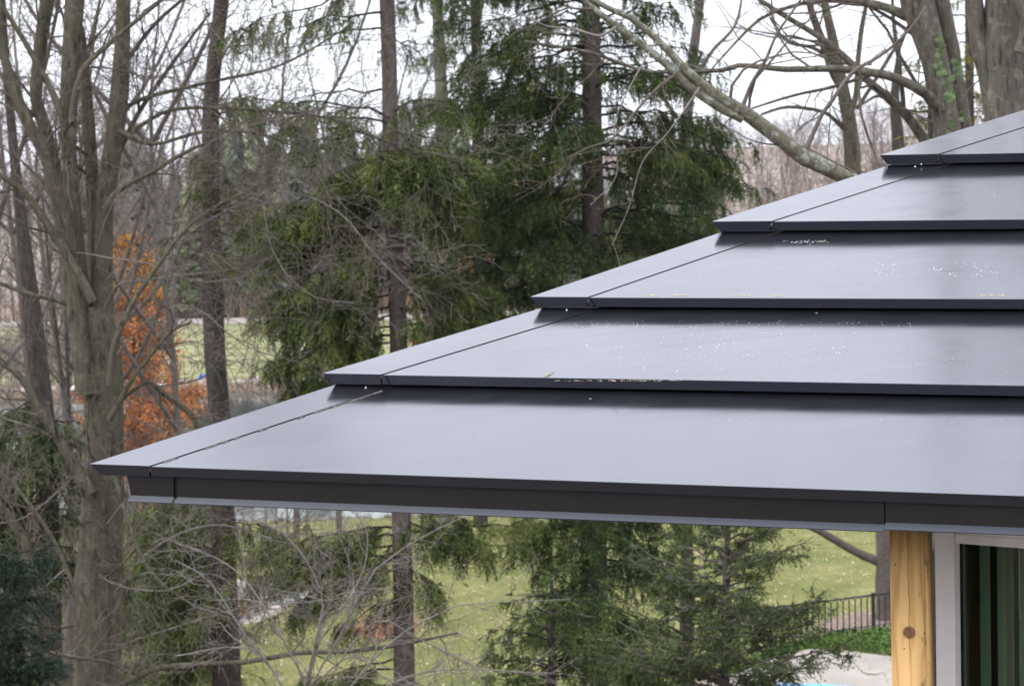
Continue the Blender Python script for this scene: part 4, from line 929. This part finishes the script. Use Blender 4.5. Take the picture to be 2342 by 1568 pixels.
bare_tree('bare_tree', 'dark crooked bare tree just left of the ivy clad twin stems', 'tree', b_, I, (M_['bark_dark'], M_['twig_dark'], M_['twig_dark']), 51, lv=((1.1, .9, 2.4), (2.2, .4, 1.1), (2.4, .2, .6)), up=.1, minr=.004)

# yellow-green conifers behind the ivy tree
r = np.random.RandomState(77)
for (vx, y0, y1, D, lab, mt) in ((2128, 165, 620, 44, 'yellow-green cedar behind the ivy clad twin stems', 'fol_yellow'), (2222, 110, 600, 47, 'yellow-green cedar between the twin stems and the massive trunk', 'fol_yellow'), (2340, 30, 600, 43, 'dark green cedar at the right edge behind the massive trunk', 'fol_dark')):
    tr_ = tp([(vx, y0 - 60, 5), (vx, y0 + 100, 12), (vx, 1500, 34)], D, 14)
    spruce('cedar_tree', lab, tr_, D, S_('bark_dark', 'twig_dark', mt), int(vx), prims(r, D, y0, y1, 24, 3, (.45, .95), (.0, .3), (.2, .4), (.5, .95)), 'cedar tree', strand=(.15, .3), needle=(.05, .02), nn=12, hang=.5, sec_len=(.25, .5))
tr_ = tp([(2212, -300, 8), (2214, 0, 14), (2220, 1500, 34)], 52, 14)
spruce('cedar_tree', 'sparse yellow-green cedar top seen between the stems at the upper right', tr_, 52, S_('bark_dark', 'twig_dark', 'fol_yellow'), 79, prims(r, 52, -200, 60, 30, 3, (.4, .9), (.0, .3), (.2, .4), (.5, .9)), 'cedar tree', needle=(.05, .02), nn=12)

# ---- lawn tree behind the post
D = 58.5
I = [vlimb(p, D, 18) for p in ([(2038, 1440, 92), (2036, 1420, 74), (2033, 1400, 62), (2031, 1330, 56), (2030, 1220, 52), (2030, 1000, 44), (2030, 800, 34)], [(2032, 1292, 26), (2000, 1280, 21), (1960, 1262, 20), (1920, 1240, 19), (1880, 1216, 18), (1840, 1196, 16), (1780, 1160, 13), (1700, 1090, 9)])]
b_ = W(2038, 1436, D); b_[2] = 0.
bare_tree('lawn_tree', 'rough barked tree on the lawn beyond the pool fence with one long low branch', 'tree', b_, I, (M_['bark_brown'], M_['bark_brown'], M_['twig_brown']), 52, lv=((.9, .5, 1.4), (2.6, .2, .6)), up=.1, minr=.004)

# ---- orange and rusty leaved trees
def leafy(name, label, vx, D, y_top, y_bot, hw, leafs, seed, mats, cat='tree', lean=0, tw=20, n=90):
    """leafs: list of (name, y0, y1, n, size, material)"""
    r = np.random.RandomState(seed)
    ybase = HZ + CAMH / D * F_PX
    tr_ = vlimb([(vx + lean, ybase + 30, tw), (vx + lean * .5, (ybase + y_top) / 2, tw * .6), (vx, y_top, tw * .15)], D, 16)
    base = tr_[0, :3].copy(); base[2] = float(hgt(base[0], base[1]))
    root = empty(name, base, label, cat); mb = MB(); mb.tubes(tr_[:, :3], tr_[:, 3], 8); mb.build('trunk', mats[0], root, base)
    z0, z1 = zat(CX, y_top, D), zat(CX, y_bot, D)
    PP = []
    for k in range(n):
        t = r.rand(); z = z0 + (z1 - z0) * t; i = np.argmin(np.abs(tr_[:, 2] - z)); p = tr_[i, :3].copy(); p[2] = z
        a = r.rand() * 6.283; L = hw * D / F_PX * (.25 + .85 * t) * r.uniform(.6, 1.15)
        u = np.linspace(0, 1, 7)[:, None]; d = np.array([math.cos(a), math.sin(a), r.uniform(.0, .5)])
        PP.append(p + d * L * u + r.randn(7, 3) * .03 * L)
    PP = np.array(PP); b = MB(); RR = np.full(PP.shape[:2], .012) * np.linspace(1, .4, 7); b.tubes(PP, RR, 4)
    Q, RQ = grow(r, PP, RR, 3.5, .2, .6, (30, 60), 5); b.tubes(Q, RQ, 3); b.build('branches', mats[1], root, base, kind='stuff')
    allp = np.concatenate([PP.reshape(-1, 3), Q.reshape(-1, 3), Q.reshape(-1, 3)])
    for (nm, ya, yb, n, s, mat) in leafs:
        za, zb = zat(CX, ya, D), zat(CX, yb, D); c = allp[(allp[:, 2] < za) & (allp[:, 2] > zb)]
        if len(c) == 0: continue
        f = MB(); leafcloud(r, f, c[r.randint(0, len(c), n)] + r.randn(n, 3) * .09, s); f.build(nm, mat, root, base, kind='stuff')
    return root
leafy('beech_sapling', 'orange-leaved young beech with a golden top beside the grey maple trunk', 285, 60, 520, 1060, 150,
      [('golden_leaves', 480, 670, 2200, .11, M_['leaf_gold']), ('orange_leaves', 640, 1100, 19000, .095, M_['leaf_orange'])], 61, (M_['bark_dark'], M_['twig_dark']), lean=70, n=190)
leafy('beech_sapling', 'small rust-brown beech under the roof corner beside the maple trunk', 330, 68, 930, 1290, 80, [('rusty_leaves', 930, 1320, 4200, .09, M_['leaf_rust'])], 62, (M_['bark_grey'], M_['twig_brown']), lean=50, tw=36)
leafy('beech_sapling', 'rust-leaved sapling at the left edge behind the lower maple limbs', 90, 58, 1120, 1290, 50, [('rusty_leaves', 1100, 1320, 1500, .09, M_['leaf_rust'])], 63, (M_['bark_dark'], M_['twig_brown']))
leafy('oak_sapling', 'faded orange tree on the far bank seen between the two central spruces', 1060, 150, 540, 790, 110, [('orange_leaves', 530, 800, 7000, .30, M_['leaf_orange'])], 64, (M_['bark_far'], M_['twig_brown']))

# saplings by the near shore
D = 42
tr_ = tp([(418, 1075, 6), (416, 1200, 14), (412, 1400, 20), (410, 1700, 28)], D, 14)
spruce('spruce_tree', 'young green spruce under the left end of the eave, before the rusty beech', tr_, D, S_('bark_brown', 'twig_dark', 'fol_blue'), 391, prims(np.random.RandomState(4), D, 1120, 1620, 26, 4, (.7, 1.35), (.1, .3), (.15, .35), (.7, 1.2), shape=lambda y: .5 + min(.6, (y - 1120) / 350)), nn=11, needle=(.062, .025), hang=.5)
D = 28
tr_ = tp([(1262, 1330, 8), (1262, 1450, 16), (1260, 1800, 24)], D, 14)
spruce('yew_tree', 'dark open yew at the bottom, between the centre spruce and the dense one', tr_, D, S_('bark_dark', 'twig_dark', 'fol_dark'), 392, prims(np.random.RandomState(5), D, 1360, 1760, 24, 4, (.5, 1.0), (.1, .5), (.15, .35), (.6, 1.0)), 'yew tree', nn=11, needle=(.05, .02), hang=.4, strand=(.12, .28), sec_len=(.25, .55))
r = np.random.RandomState(5)
for i, (vx, y0, sx, lab) in enumerate(((640, 760, -30, 'leaning thin pale sapling by the near shore, leftmost of its group'), (655, 800, 6, 'straightest thin birch sapling by the near shore left of the roof'), (612, 850, -14, 'short thin birch sapling at the near shore close to the black spruce trunk'), (700, 780, 12, 'thin birch sapling by the near shore nearest the second roof course'))):
    I = [vlimb([(vx + sx * .3, 1218, 5), (vx + sx * .2, 1050, 5), (vx, 950, 4.5), (vx + sx * .3, y0 + 60, 4), (vx + sx * .6, y0, 2)], 74, 12)]
    b_ = I[0][0, :3].copy(); b_[2] = 0
    bare_tree('birch_sapling', lab, 'sapling', b_, I, (M_['twig_red'], M_['twig_grey'], M_['twig_brown']), 70 + i, lv=((3.5, .7, 1.7), (4, .3, .8)), up=.5, minr=.005, group='thin saplings by the near shore')
for i, (vx, D, h, lab) in enumerate(((120, 52, 15, 'brown bare tree deep behind the maple stems, second from the left edge'), (-20, 47, 16, 'brown bare tree deep behind the maple at the left edge'), (215, 57, 16, 'brown bare tree behind the maple stems, next to the orange beech'), (40, 62, 18, 'tallest brown bare tree behind the maple stems near the left edge'),
        (372, 50, 16.5, 'fine twigged bare tree between the grey maple and the black spruce trunk'), (655, 66, 18, 'fine twigged bare tree between the black trunk and the centre spruce'), (760, 70, 16, 'lower bare tree close behind the centre spruce on its left'))):
    z = float(hgt(0, D)); x0 = W(vx, 700, D)[0]; rr = np.random.RandomState(200 + i)
    path = smooth_path([(x0, D, z, .11), (x0 + rr.uniform(-.3, .3), D, z + h * .4, .08), (x0 + rr.uniform(-.5, .5), D, z + h * .8, .045), (x0 + rr.uniform(-.6, .6), D, z + h, .02)], 14)
    lim = []
    for k in range(6):
        zz = z + h * rr.uniform(.35, .8); a = rr.rand() * 6.28; L = h * rr.uniform(.25, .4); c_ = path[np.argmin(abs(path[:, 2] - zz))]
        lim.append(smooth_path([(*c_[:3], .06), (c_[0] + math.cos(a) * L * .4, c_[1] + math.sin(a) * L * .4, zz + L * .5, .045), (c_[0] + math.cos(a) * L * .7, c_[1] + math.sin(a) * L * .7, zz + L * 1.2, .02)], 10))
    bare_tree('bare_tree', lab, 'tree', (x0, D, z), [path] + lim, (M_['bark_far'], M_['twig_brown'], M_['twig_brown']), 210 + i, lv=((2.0, 1.0, 2.6), (2.8, .5, 1.3), (2.6, .25, .7)), up=.15, minr=.0065)

# ---- far bank: conifers, bare trees, woods on the hill
def far_conifer(seed, mat):
    r = np.random.RandomState(seed); mb = MB(); mb.tubes(np.array([(0, 0, 0), (0, 0, .97)]), np.array([.013, .002]), 5); tr = mb.mesh('trunk'); tr.materials.append(M_['bark_far'])
    f = MB(); n = 420; t = r.rand(n) ** .75; z = 1 - t * .93; a = r.rand(n) * 6.283; L = (.03 + .24 * t) * r.uniform(.45, 1.1, n)
    c = np.stack([np.cos(a), np.sin(a), np.zeros(n)], 1); s = np.stack([-np.sin(a), np.cos(a), np.zeros(n)], 1); p = np.stack([0 * z, 0 * z, z], 1)
    wv = (L * r.uniform(.25, .5, n))[:, None]; tip = p + c * L[:, None] - [0, 0, .03]; mid = p + c * (L * .6)[:, None] - [0, 0, .004]
    for jj in range(4):
        o_ = r.randn(n, 3) * .012
        V = np.stack([p + c * (L * .25)[:, None] + o_, mid + s * wv * r.uniform(.3, 1, (n, 1)) + o_ - [0, 0, .02], tip + o_ - [0, 0, .02] * r.rand(n, 1), mid - s * wv * r.uniform(.3, 1, (n, 1)) + o_], 1).reshape(-1, 3)
        i = np.arange(n)[:, None] * 4; f.add(V, np.concatenate([i + [[0, 1, 2]], i + [[0, 2, 3]]]))
    fo = f.mesh('foliage'); fo.materials.append(mat); return tr, fo
CON = [far_conifer(i, M_['fol_far']) for i in range(3)] + [far_conifer(9, M_['fol_fary'])]
r = np.random.RandomState(88)
def spot(vx):
    for lim_, ph in ((130, 'at the left edge'), (300, 'behind the maple stems'), (480, 'left of the black trunk'), (700, 'right of the black trunk'), (900, 'left of the centre spruce trunk'),
                     (1120, 'right of the centre spruce trunk'), (1370, 'left of the dense spruce trunk'), (1600, 'right of the dense spruce trunk'), (1800, 'behind the lichen limb'), (1980, 'around the forked bare tree'), (2150, 'left of the ivy stems')):
        if vx < lim_: return ph
    return 'at the right edge'
def place_pair(name, pair, loc, sc, rz, label, cat, group, names=('trunk', 'foliage')):
    root = empty(name, loc, label, cat, group, rz); root.scale = sc
    for nm, me in zip(names, pair):
        o = bpy.data.objects.new(nm, me); COL.objects.link(o); o.parent = root
        if nm in ('foliage', 'branches'): o['kind'] = 'stuff'
for k in range(74):
    vx = (265 + (k * 15) % 690 if k < 46 else 955 + (k * 29) % 480) + r.uniform(-16, 16); D = r.uniform(188, 238)
    x = W(vx, 700, D)[0]; h = r.uniform(11, 18.5) if vx < 1100 else r.uniform(9, 13); v_ = 3 if r.rand() < .22 else r.randint(3)
    place_pair('far_conifer', CON[v_], (x, D, float(hgt(x, D)) - .1), (h, h, h), r.rand() * 6.28,
               ('yellowish' if v_ == 3 else 'blue-green') + ' conifer beyond the lake ' + spot(vx), 'conifer', ('yellowish' if v_ == 3 else 'blue-green') + ' conifers beyond the lake ' + spot(vx))
def far_bare(seed, lim=(.25, .42)):
    r = np.random.RandomState(seed); mb = MB(); tr = smooth_path([(0, 0, 0, .014), (r.uniform(-.02, .02), 0, .35, .011), (r.uniform(-.05, .05), r.uniform(-.03, .03), .7, .006), (r.uniform(-.06, .06), 0, 1, .002)], 12)
    mb.tubes(tr[:, :3], tr[:, 3], 6); P, R = resample(tr, 10)[None, :, :3], resample(tr, 10)[None, :, 3]; f = MB()
    P, R = grow(r, P, R, 22, *lim, (22, 45), 7, up=.35, umin=.2, wig=.12); f.tubes(P, R, 4)
    for (a, b, pm, s) in ((.1, .22, 14, 3), (.04, .12, 22, 3)):
        P, R = grow(r, P, R, pm, a, b, (25, 55), 4, up=.15); R = np.maximum(R, .0012); f.tubes(P, R, s)
    t_, f_ = mb.mesh('trunk'), f.mesh('branches'); t_.materials.append(M_['bark_far']); f_.materials.append(M_['far_twig']); return t_, f_, f.tris()
M_['far_twig'] = bark('mauve_brown_twigs', (.14, .11, .10), (.21, .17, .155), (.28, .235, .22), None, 1, .3)
FB = [far_bare(i) for i in range(5)]
print('far bare tris', [x[2] for x in FB])
def farb(vx, D, h, label, group):
    label, group = label + ' ' + spot(vx), group + ' ' + spot(vx)
    x = W(vx, 700, D)[0]; place_pair('far_bare_tree', FB[r.randint(5)][:2], (x, D, float(hgt(x, D)) - .1), (h, h, h), r.rand() * 6.28, label, 'tree', group, ('trunk', 'branches'))
for k in range(46): farb(r.uniform(1450, 2420), r.uniform(150, 260), r.uniform(10, 15), 'mauve-brown leafless tree far off', 'leafless trees far beyond the roof')
for k in range(44): farb(r.uniform(-150, 1300), r.uniform(186, 196), r.uniform(3.5, 6.5), 'low leafless tree at the far lawn edge', 'low leafless trees at the far lawn edge')
for k in range(26): farb(r.uniform(-200, 420), r.uniform(150, 230), r.uniform(11, 17), 'brown leafless tree on the far bank', 'leafless trees on the far bank')
for k in range(16): farb(r.uniform(-120, 335), r.uniform(137, 152), r.uniform(4.5, 8), 'small brown leafless tree along the far shore', 'small leafless trees along the far shore')
for k in range(12): farb(r.uniform(60, 2300), r.uniform(240, 330), r.uniform(14, 19), 'tall leafless tree on the far slope', 'tall leafless trees on the far slope')
# hillside woods as one mass
f = MB(); n = 1150; y = r.uniform(250, 560, n); x = r.uniform(-.27, .27, n) * y * (1.1); z = hgt(x, y); h = r.uniform(6, 12, n)
for jj in range(2):
    a = r.randn(n) * .12; b = r.randn(n) * .12; p0 = np.stack([x + r.randn(n), y, z], 1); P = np.stack([p0, p0 + np.stack([a * h * .8, b * h, h * .5], 1), p0 + np.stack([a * h * 2.2 + r.randn(n) * .4, b * h, h * r.uniform(.8, 1, n)], 1)], 1)
    f.tubes(P, np.stack([h * .007, h * .005, h * .002], 1), 3)
    Q, RQ = grow(r, P, np.stack([h * .007, h * .005, h * .002], 1), .85, 1.0, 4.2, (35, 80), 3, up=.15, rr=.7, wig=.3, umin=.25); f.tubes(Q, np.maximum(RQ, .02), 3)
o = f.build('hillside_woods', M_['far_twig'], kind='stuff'); tag(o, 'distant leafless woods covering the hills beyond the lake', 'woods')
# brush belts
def brush(name, label, xs_, ys_, n, h, mat, seed, rad=.02):
    r = np.random.RandomState(seed); x = r.uniform(*xs_, n); y = r.uniform(*ys_, n); z = hgt(x, y) - .05; hh = r.uniform(.5, 1, n) * h
    p = np.stack([x, y, z], 1); d = r.randn(n, 3) * [.3, .3, 0]; P = np.stack([p, p + d * hh[:, None] * .3 + [0, 0, 1] * hh[:, None] * .5, p + d * hh[:, None] + [0, 0, 1] * hh[:, None]], 1)
    f = MB(); R = np.full((n, 3), rad) * [1, .8, .4]; f.tubes(P, R, 3); Q, RQ = grow(r, P, R, 2.2 / h * 2, h * .2, h * .45, (20, 50), 3, up=.3); f.tubes(Q, np.maximum(RQ, rad * .5), 3)
    return tag(f.build(name, mat, kind='stuff'), label, 'brush')
M_['reed'] = bark('dry_reed', (.22, .14, .09), (.34, .23, .16), (.46, .36, .27), None, 1, .4)
brush('brush', 'tan and pinkish dry brush along the far edge of the far lawn', (-60, 60), (186, 191), 1500, 2.6, M_['reed'], 91, .035)
brush('brush', 'brown bare brush along the far shore behind the maple stems', (-62, -24), (138, 152), 800, 3.4, M_['far_twig'], 95, .03)
brush('reeds', 'dry reeds along the far lake shore', (-8, 30), (135, 139), 700, 1.4, M_['reed'], 92, .03)
brush('undergrowth', 'grey bare undergrowth along the near lake shore', (-12, -3.5), (70, 76), 110, 2.0, M_['twig_grey'], 93, .008)
brush('undergrowth', 'brown bare undergrowth below the maple at the left', (-17, -9.5), (48, 76), 1300, 3.4, M_['twig_brown'], 94, .010)

# ---- fallen leaves on the lawn, leaf heaps and the stone bed
r = np.random.RandomState(14)
f = MB(); n = 7000; x = r.uniform(-16, 16, n); y = r.uniform(50, 79, n); pts = np.stack([x, y, hgt(x, y) + .03], 1); leafcloud(r, f, pts, .085)
tag(f.build('fallen_leaves', M_['leaf_tan'], kind='stuff'), 'dry leaves scattered over the near lawn', 'leaves')
f = MB()
for (vx, vy, sx, n) in ((880, 1450, 34, 1500), (310, 1310, 26, 1100), (345, 1250, 22, 700), (560, 1400, 30, 500)):
    D = CAMH * F_PX / (vy - 412 + (vx - CX) * ROLL); c = W(vx, vy, D); q_ = r.randn(n, 3) * [sx * D / F_PX, .8, 0] + [c[0], D, 0]; q_[:, 2] = abs(r.randn(n)) * .10 + .02; leafcloud(r, f, q_, .11)
tag(f.build('leaf_heaps', M_['leaf_rust'], kind='stuff'), 'heaps of rusty fallen leaves on the lawn under the spruces', 'leaves')
mb = MB(); a = np.linspace(0, 6.283, 24, endpoint=False); c = W(500, 1375, 63); R_ = 2.6 + .4 * np.sin(3 * a) + .2 * np.sin(5 * a + 1)
V = np.vstack([np.stack([c[0] + np.cos(a) * R_, 63.5 + np.sin(a) * R_ * 1.1, 0 * a + .035], 1), [[c[0], 63.5, .035]]]); mb.add(V, [(k, (k + 1) % 24, 24) for k in range(24)])
m = NM('pond_water', rough=.04, spec=.5, ior=1.33); m.bump(m.noise(m.coord(), 3, 3), .08, .02); mb.build('pond_water', m.col((.07, .075, .07)), kind='structure')
mb = MB(); rs = np.random.RandomState(3)
for k in range(46):
    t = k / 46 * 6.283; Rr = 2.6 + .4 * math.sin(3 * t) + .2 * math.sin(5 * t + 1) + rs.uniform(-.05, .25); p = np.array([c[0] + math.cos(t) * Rr, 63.5 + math.sin(t) * Rr * 1.1, 0.02]); s = rs.uniform(.12, .26)
    a = np.sort(rs.rand(6) * 6.283); ring = np.stack([np.cos(a) * s, np.sin(a) * s, 0 * a], 1); V = np.concatenate([ring, ring * .7 + [0, 0, s * .7]]) + p
    mb.add(V, [(j, (j + 1) % 6, 6 + (j + 1) % 6, 6 + j) for j in range(6)]); mb.add(np.vstack([V[6:], V[6:].mean(0) + [0, 0, .02]]), [(j, (j + 1) % 6, 6) for j in range(6)])
tag(mb.build('pond_stones', M_['rock'], kind='stuff', smooth=False), 'ring of pinkish stones around the small garden pond', 'stones')

# ---- pool surround, cover, fence, path lamp, ground cover
def gp(vx, vy, z=0.):
    q_ = ray(vx, vy); return CAM + q_ * ((z - CAMH) / q_[2])
z_ = .012
ed = [gp(1280, 1604, z_), gp(1500, 1580, z_), gp(1680, 1540, z_), gp(1780, 1500, z_), gp(1850, 1483, z_), gp(1930, 1487, z_), gp(2000, 1495, z_), gp(2080, 1506, z_), gp(2300, 1520, z_)]
nr_ = [np.array([p[0], 45.5, z_]) for p in ed]
mb = MB(); V = np.array(ed + nr_); k = len(ed); mb.add(V, [(i, k + i, k + i + 1, i + 1) for i in range(k - 1)]); mb.build('pool_deck', M_['deck'], kind='structure', smooth=False)
dm = MB()   # darker pitched border strip
cv = [gp(1400, 1600, .06), gp(1640, 1580, .06), gp(1780, 1562, .06), gp(1880, 1563, .06), gp(1950, 1568, .06), gp(2040, 1577, .06)]
mb = MB(); V = np.array([p for p in cv] + [np.array([p[0], 46.5, .06]) for p in cv]); mb.add(V, [(i, 6 + i, 7 + i, i + 1) for i in range(5)])
lo = V.copy(); lo[:, 2] = .0; mb.add(np.vstack([V[:6], lo[:6]]), [(i, i + 1, 7 + i, 6 + i) for i in range(5)])
tag(mb.build('pool_cover', M_['cover'], smooth=False), 'bright blue pool cover at the bottom edge beside the wooden post', 'pool cover')
cp = [gp(1955, 1556, .05), gp(2000, 1550, .05), gp(2045, 1541, .05), gp(2200, 1520, .05)]
# fence
P2, P1 = gp(1998, 1454), gp(1846, 1474); dirf = P2 - P1; dist = np.linalg.norm(dirf); dirf = dirf / dist
fence = empty('pool_fence', P1, 'black iron picket fence with arched tops at the edge of the pool deck', 'fence')
FHt = 1.12; NP = 11
def pk(nm, p, w_, h0, h1, mat=None):
    mb = MB(); Rf = np.stack([dirf, [-dirf[1], dirf[0], 0], eZ], 1); mb.box((-w_ / 2, -w_ / 2, h0), (w_ / 2, w_ / 2, h1), Rf, p); return mb.build(nm, M_['iron'], fence, P1, smooth=False)
pk_me = None
for s in range(-2, 5):
    for k in range(NP):
        p = P1 + dirf * dist * (s + k / NP)
        if k == 0:
            o = pk('post', p, .075, -.1, FHt + .02); pk('post_cap', p, .09, FHt + .021, FHt + .04); continue
        if pk_me is None: pk_me = pk('picket', p, .026, .08, FHt - .08); pk_p = p
        else:
            o = bpy.data.objects.new('picket', pk_me.data); COL.objects.link(o); o.parent = fence; o.location = tuple(p - pk_p)
    a, b = P1 + dirf * dist * s, P1 + dirf * dist * (s + 1)
    Rf = np.stack([dirf, [-dirf[1], dirf[0], 0], eZ], 1)
    for (h, t) in ((FHt - .02, .035), (.28, .022), (.09, .022)):
        mb = MB(); mb.box((.038, -t * .6, h - t / 2), (dist - .038, t * .6, h + t / 2), Rf, a); mb.build('rail', M_['iron'], fence, P1, smooth=False)
    mb = MB()
    for k in range(NP):
        q0 = a + dirf * dist * k / NP; q1 = a + dirf * dist * (k + 1) / NP; t = np.linspace(0, np.pi, 9); wd = dist / NP
        arc = q0 + dirf * wd * (.5 - .5 * np.cos(t))[:, None] + eZ * (FHt - .12 + .075 * np.sin(t))[:, None]; mb.tubes(arc, np.full(9, .010), 4)
    mb.build('arch_trim', M_['iron'], fence, P1, kind='stuff')
# low path lamp
lp = gp(1954, 1461); lamp = empty('path_lamp', lp, 'small black hooded path lamp in the ground cover before the fence', 'lamp')
mb = MB(); mb.tubes(np.array([lp, lp + eZ * .10]), np.array([.045, .05]), 8); mb.build('lamp_body', M_['lampgrey'], lamp, lp)
mb = MB(); mb.tubes(np.array([lp + eZ * .095, lp + eZ * .10, lp + eZ * .17, lp + eZ * .19]), np.array([.06, .10, .085, .01]), 8); mb.build('lamp_hood', M_['iron'], lamp, lp)
# ground cover
r = np.random.RandomState(15); f = MB()
n = 9000; u = r.rand(n); vx = 1650 + u * 530; e0 = np.interp(vx, [1680, 1780, 1850, 1930, 2000, 2080, 2300], [1540, 1500, 1483, 1487, 1495, 1506, 1520]); wdt = np.interp(vx, [1560, 1850, 1940, 2040, 2200], [10, 16, 34, 46, 50])
vy = e0 - wdt * r.rand(n) ** 1.0; P = np.array([gp(a, b) for a, b in zip(vx, vy)]); hb_ = np.interp(vx, [1560, 1850, 1950, 2060], [.06, .10, .22, .30]); P[:, 2] = hb_ * r.rand(n) ** .5 * np.minimum(1, (e0 - vy) / 8 + .35)
leafcloud(r, f, P, .085)
M_['gcover'] = foliage('periwinkle_leaves', (.035, .075, .015), (.075, .14, .028), (.13, .20, .05), 5)
tag(f.build('ground_cover', M_['gcover'], kind='stuff'), 'low green leafy ground cover along the curved edge of the pool deck', 'ground cover')
# leaves on the deck and a stray twig
f = MB(); P = np.array([gp(v, w_, .03) for v, w_ in ((1902, 1482), (1907, 1485), (1912, 1486), (1926, 1486), (1931, 1488), (1880, 1500), (1990, 1525))]); leafcloud(r, f, P, .16)
tag(f.build('deck_leaves', M_['leaf_tan'], kind='stuff'), 'a few dry leaves lying at the edge of the pool deck', 'leaves')
L = np.array([gp(1968, 1534, .03), gp(1985, 1540, .05), gp(2000, 1541, .04), gp(2025, 1536, .05)]); mb = MB(); mb.tubes(L, np.array([.008, .013, .012, .006]), 4)
tag(mb.build('fallen_stick', M_['twig_brown'], None, L[0]), 'thin curved stick lying on the pale pool deck', 'stick')
# mulch bed at the tree foot
mb = MB(); a = np.linspace(0, 6.283, 20, endpoint=False); c = np.array(b_ * 0) ; c = W(2038, 1436, 58.5); Rm = 1.6 + .3 * np.sin(2 * a)
V = np.vstack([np.stack([c[0] + np.cos(a) * Rm * 1.2, 58.5 + np.sin(a) * Rm, 0 * a + .02], 1), [[c[0], 58.5, .09]]]); mb.add(V, [(k, (k + 1) % 20, 20) for k in range(20)])
m = NM('bark_mulch', rough=.95); mb.build('mulch', m.col(m.ramp(m.noise(m.coord(), 9, 5), [(.35, (.09, .055, .04)), (.65, (.22, .16, .12))])), kind='structure')

# ---- far houses among the trees
def far_house(name, label, vx, D, w_, h_, wall, roofc, yaw, zoff=0, chim=True):
    x = W(vx, 600, D)[0]; z = float(hgt(x, D)) + zoff; root = empty(name, (x, D, z), label, 'house', rz=yaw)
    def P_(nm, mb, mat, par): o = mb.build(nm, mat, par, smooth=False); return o
    d_ = w_ * .6; mb = MB(); mb.box((-w_ / 2, -d_ / 2, 0), (w_ / 2, d_ / 2, h_)); wl = P_('wall', mb, wall, root)
    mb = MB(); e = .4; V = np.array([(-w_ / 2 - e, -d_ / 2 - e, h_), (w_ / 2 + e, -d_ / 2 - e, h_), (w_ / 2 + e, d_ / 2 + e, h_), (-w_ / 2 - e, d_ / 2 + e, h_), (-w_ / 2 - e, 0, h_ + d_ * .38), (w_ / 2 + e, 0, h_ + d_ * .38)], float)
    mb.add(V, [(0, 1, 5, 4), (2, 3, 4, 5)]); mb.add(V, [(0, 4, 3), (1, 2, 5)]); rf = P_('roof', mb, roofc, root)
    if chim: mb = MB(); mb.box((w_ * .2, -.4, h_ + .5), (w_ * .2 + .9, .4, h_ + d_ * .38 + 1.1)); P_('chimney', mb, wall, rf)
    nf = max(1, int(h_ // 2.9))
    for fl in range(nf):
        for k in range(4):
            cx_ = -w_ / 2 + w_ * (k + .5) / 4; z0 = .9 + fl * 2.8
            mb = MB(); mb.box((cx_ - .62, -d_ / 2 - .06, z0 - .1), (cx_ + .62, -d_ / 2 - .003, z0 + 1.5)); wn = P_('window', mb, M_['vinyl'], root)
            mb = MB(); mb.box((cx_ - .5, -d_ / 2 - .075, z0), (cx_ + .5, -d_ / 2 - .063, z0 + 1.4)); P_('pane', mb, M_['darkpane'], wn)
    return root
M_['darkpane'] = NM('dark_window_pane', rough=.08, spec=.5).col((.03, .035, .04))
m = NM('grey_clapboard', rough=.8); M_['gclap'] = m.col(m.ramp(m.noise(m.coord((1, 1, 12)), 2, 2), [(.3, (.30, .31, .32)), (.7, (.38, .39, .40))]))
m = NM('red_brick_wall', rough=.9); M_['rbrick'] = m.col(m.ramp(m.noise(m.coord((1, 1, 4)), 5, 4), [(.3, (.26, .13, .10)), (.7, (.38, .21, .16))]))
m = NM('grey_shingle', rough=.9); M_['shing'] = m.col(m.ramp(m.noise(m.coord((1, 1, 4)), 4, 4), [(.3, (.16, .16, .17)), (.7, (.25, .25, .26))]))
far_house('grey_house', 'grey clapboard house among the trees beyond the lake, right of the centre spruce trunk', 985, 215, 13, 5.6, M_['gclap'], M_['shing'], .15, 2)
far_house('brick_house', 'red brick house among the trees beyond the lake, left of the dense spruce trunk', 1215, 228, 15, 5.8, M_['rbrick'], M_['shing'], -.2, 3)
# small coloured things on the far lawn
def far_box(nm, lab, cat, vx, vy, D, col_, s):
    p = W(vx, vy, D); p[2] = float(hgt(p[0], D)); mt = NM(nm + '_paint', rough=.5).col(col_); root = empty(nm, p, lab, cat)
    mb = MB(); V = np.array([(-s, -s * .35, .25), (s, -s * .35, .25), (s * .8, s * .35, .25), (-s * .8, s * .35, .25), (-s * .7, -s * .3, .25 + s * .6), (s * .7, -s * .3, .25 + s * .6), (s * .6, s * .3, .25 + s * .6), (-s * .6, s * .3, .25 + s * .6)]); mb.hexa(V + p)
    mb.build('body', mt, root, p, smooth=False); 
    for a in (-s * .6, s * .6):
        for b in (-s * .25, s * .25): mb = MB(); mb.box((a - .05, b - .05, 0), (a + .05, b + .05, .249), None, p); mb.build('leg', mt, root, p, smooth=False)
far_box('blue_chair', 'small blue garden seat on the far shore just left of the black spruce trunk', 'garden seat', 467, 885, 137.5, (.04, .12, .5), .35)
far_box('red_bench', 'red garden bench on the far lawn at the right side of the centre spruce trunk', 'bench', 968, 768, 160, (.6, .07, .06), 1.0)
print('TRIS', TRI[0])
# ---- thin November haze
mb = MB(); mb.box((-1000, -70, -3.3), (1000, 1600, 60))
hm = bpy.data.materials.new('haze'); hm.use_nodes = True; h_ = hm.node_tree; h_.nodes.clear()
pv = h_.nodes.new('ShaderNodeVolumePrincipled'); pv.inputs['Color'].default_value = (.86, .9, 1, 1); pv.inputs['Density'].default_value = .00009
ho = h_.nodes.new('ShaderNodeOutputMaterial'); h_.links.new(pv.outputs[0], ho.inputs['Volume'])
mb.build('haze', hm, kind='stuff', smooth=False)
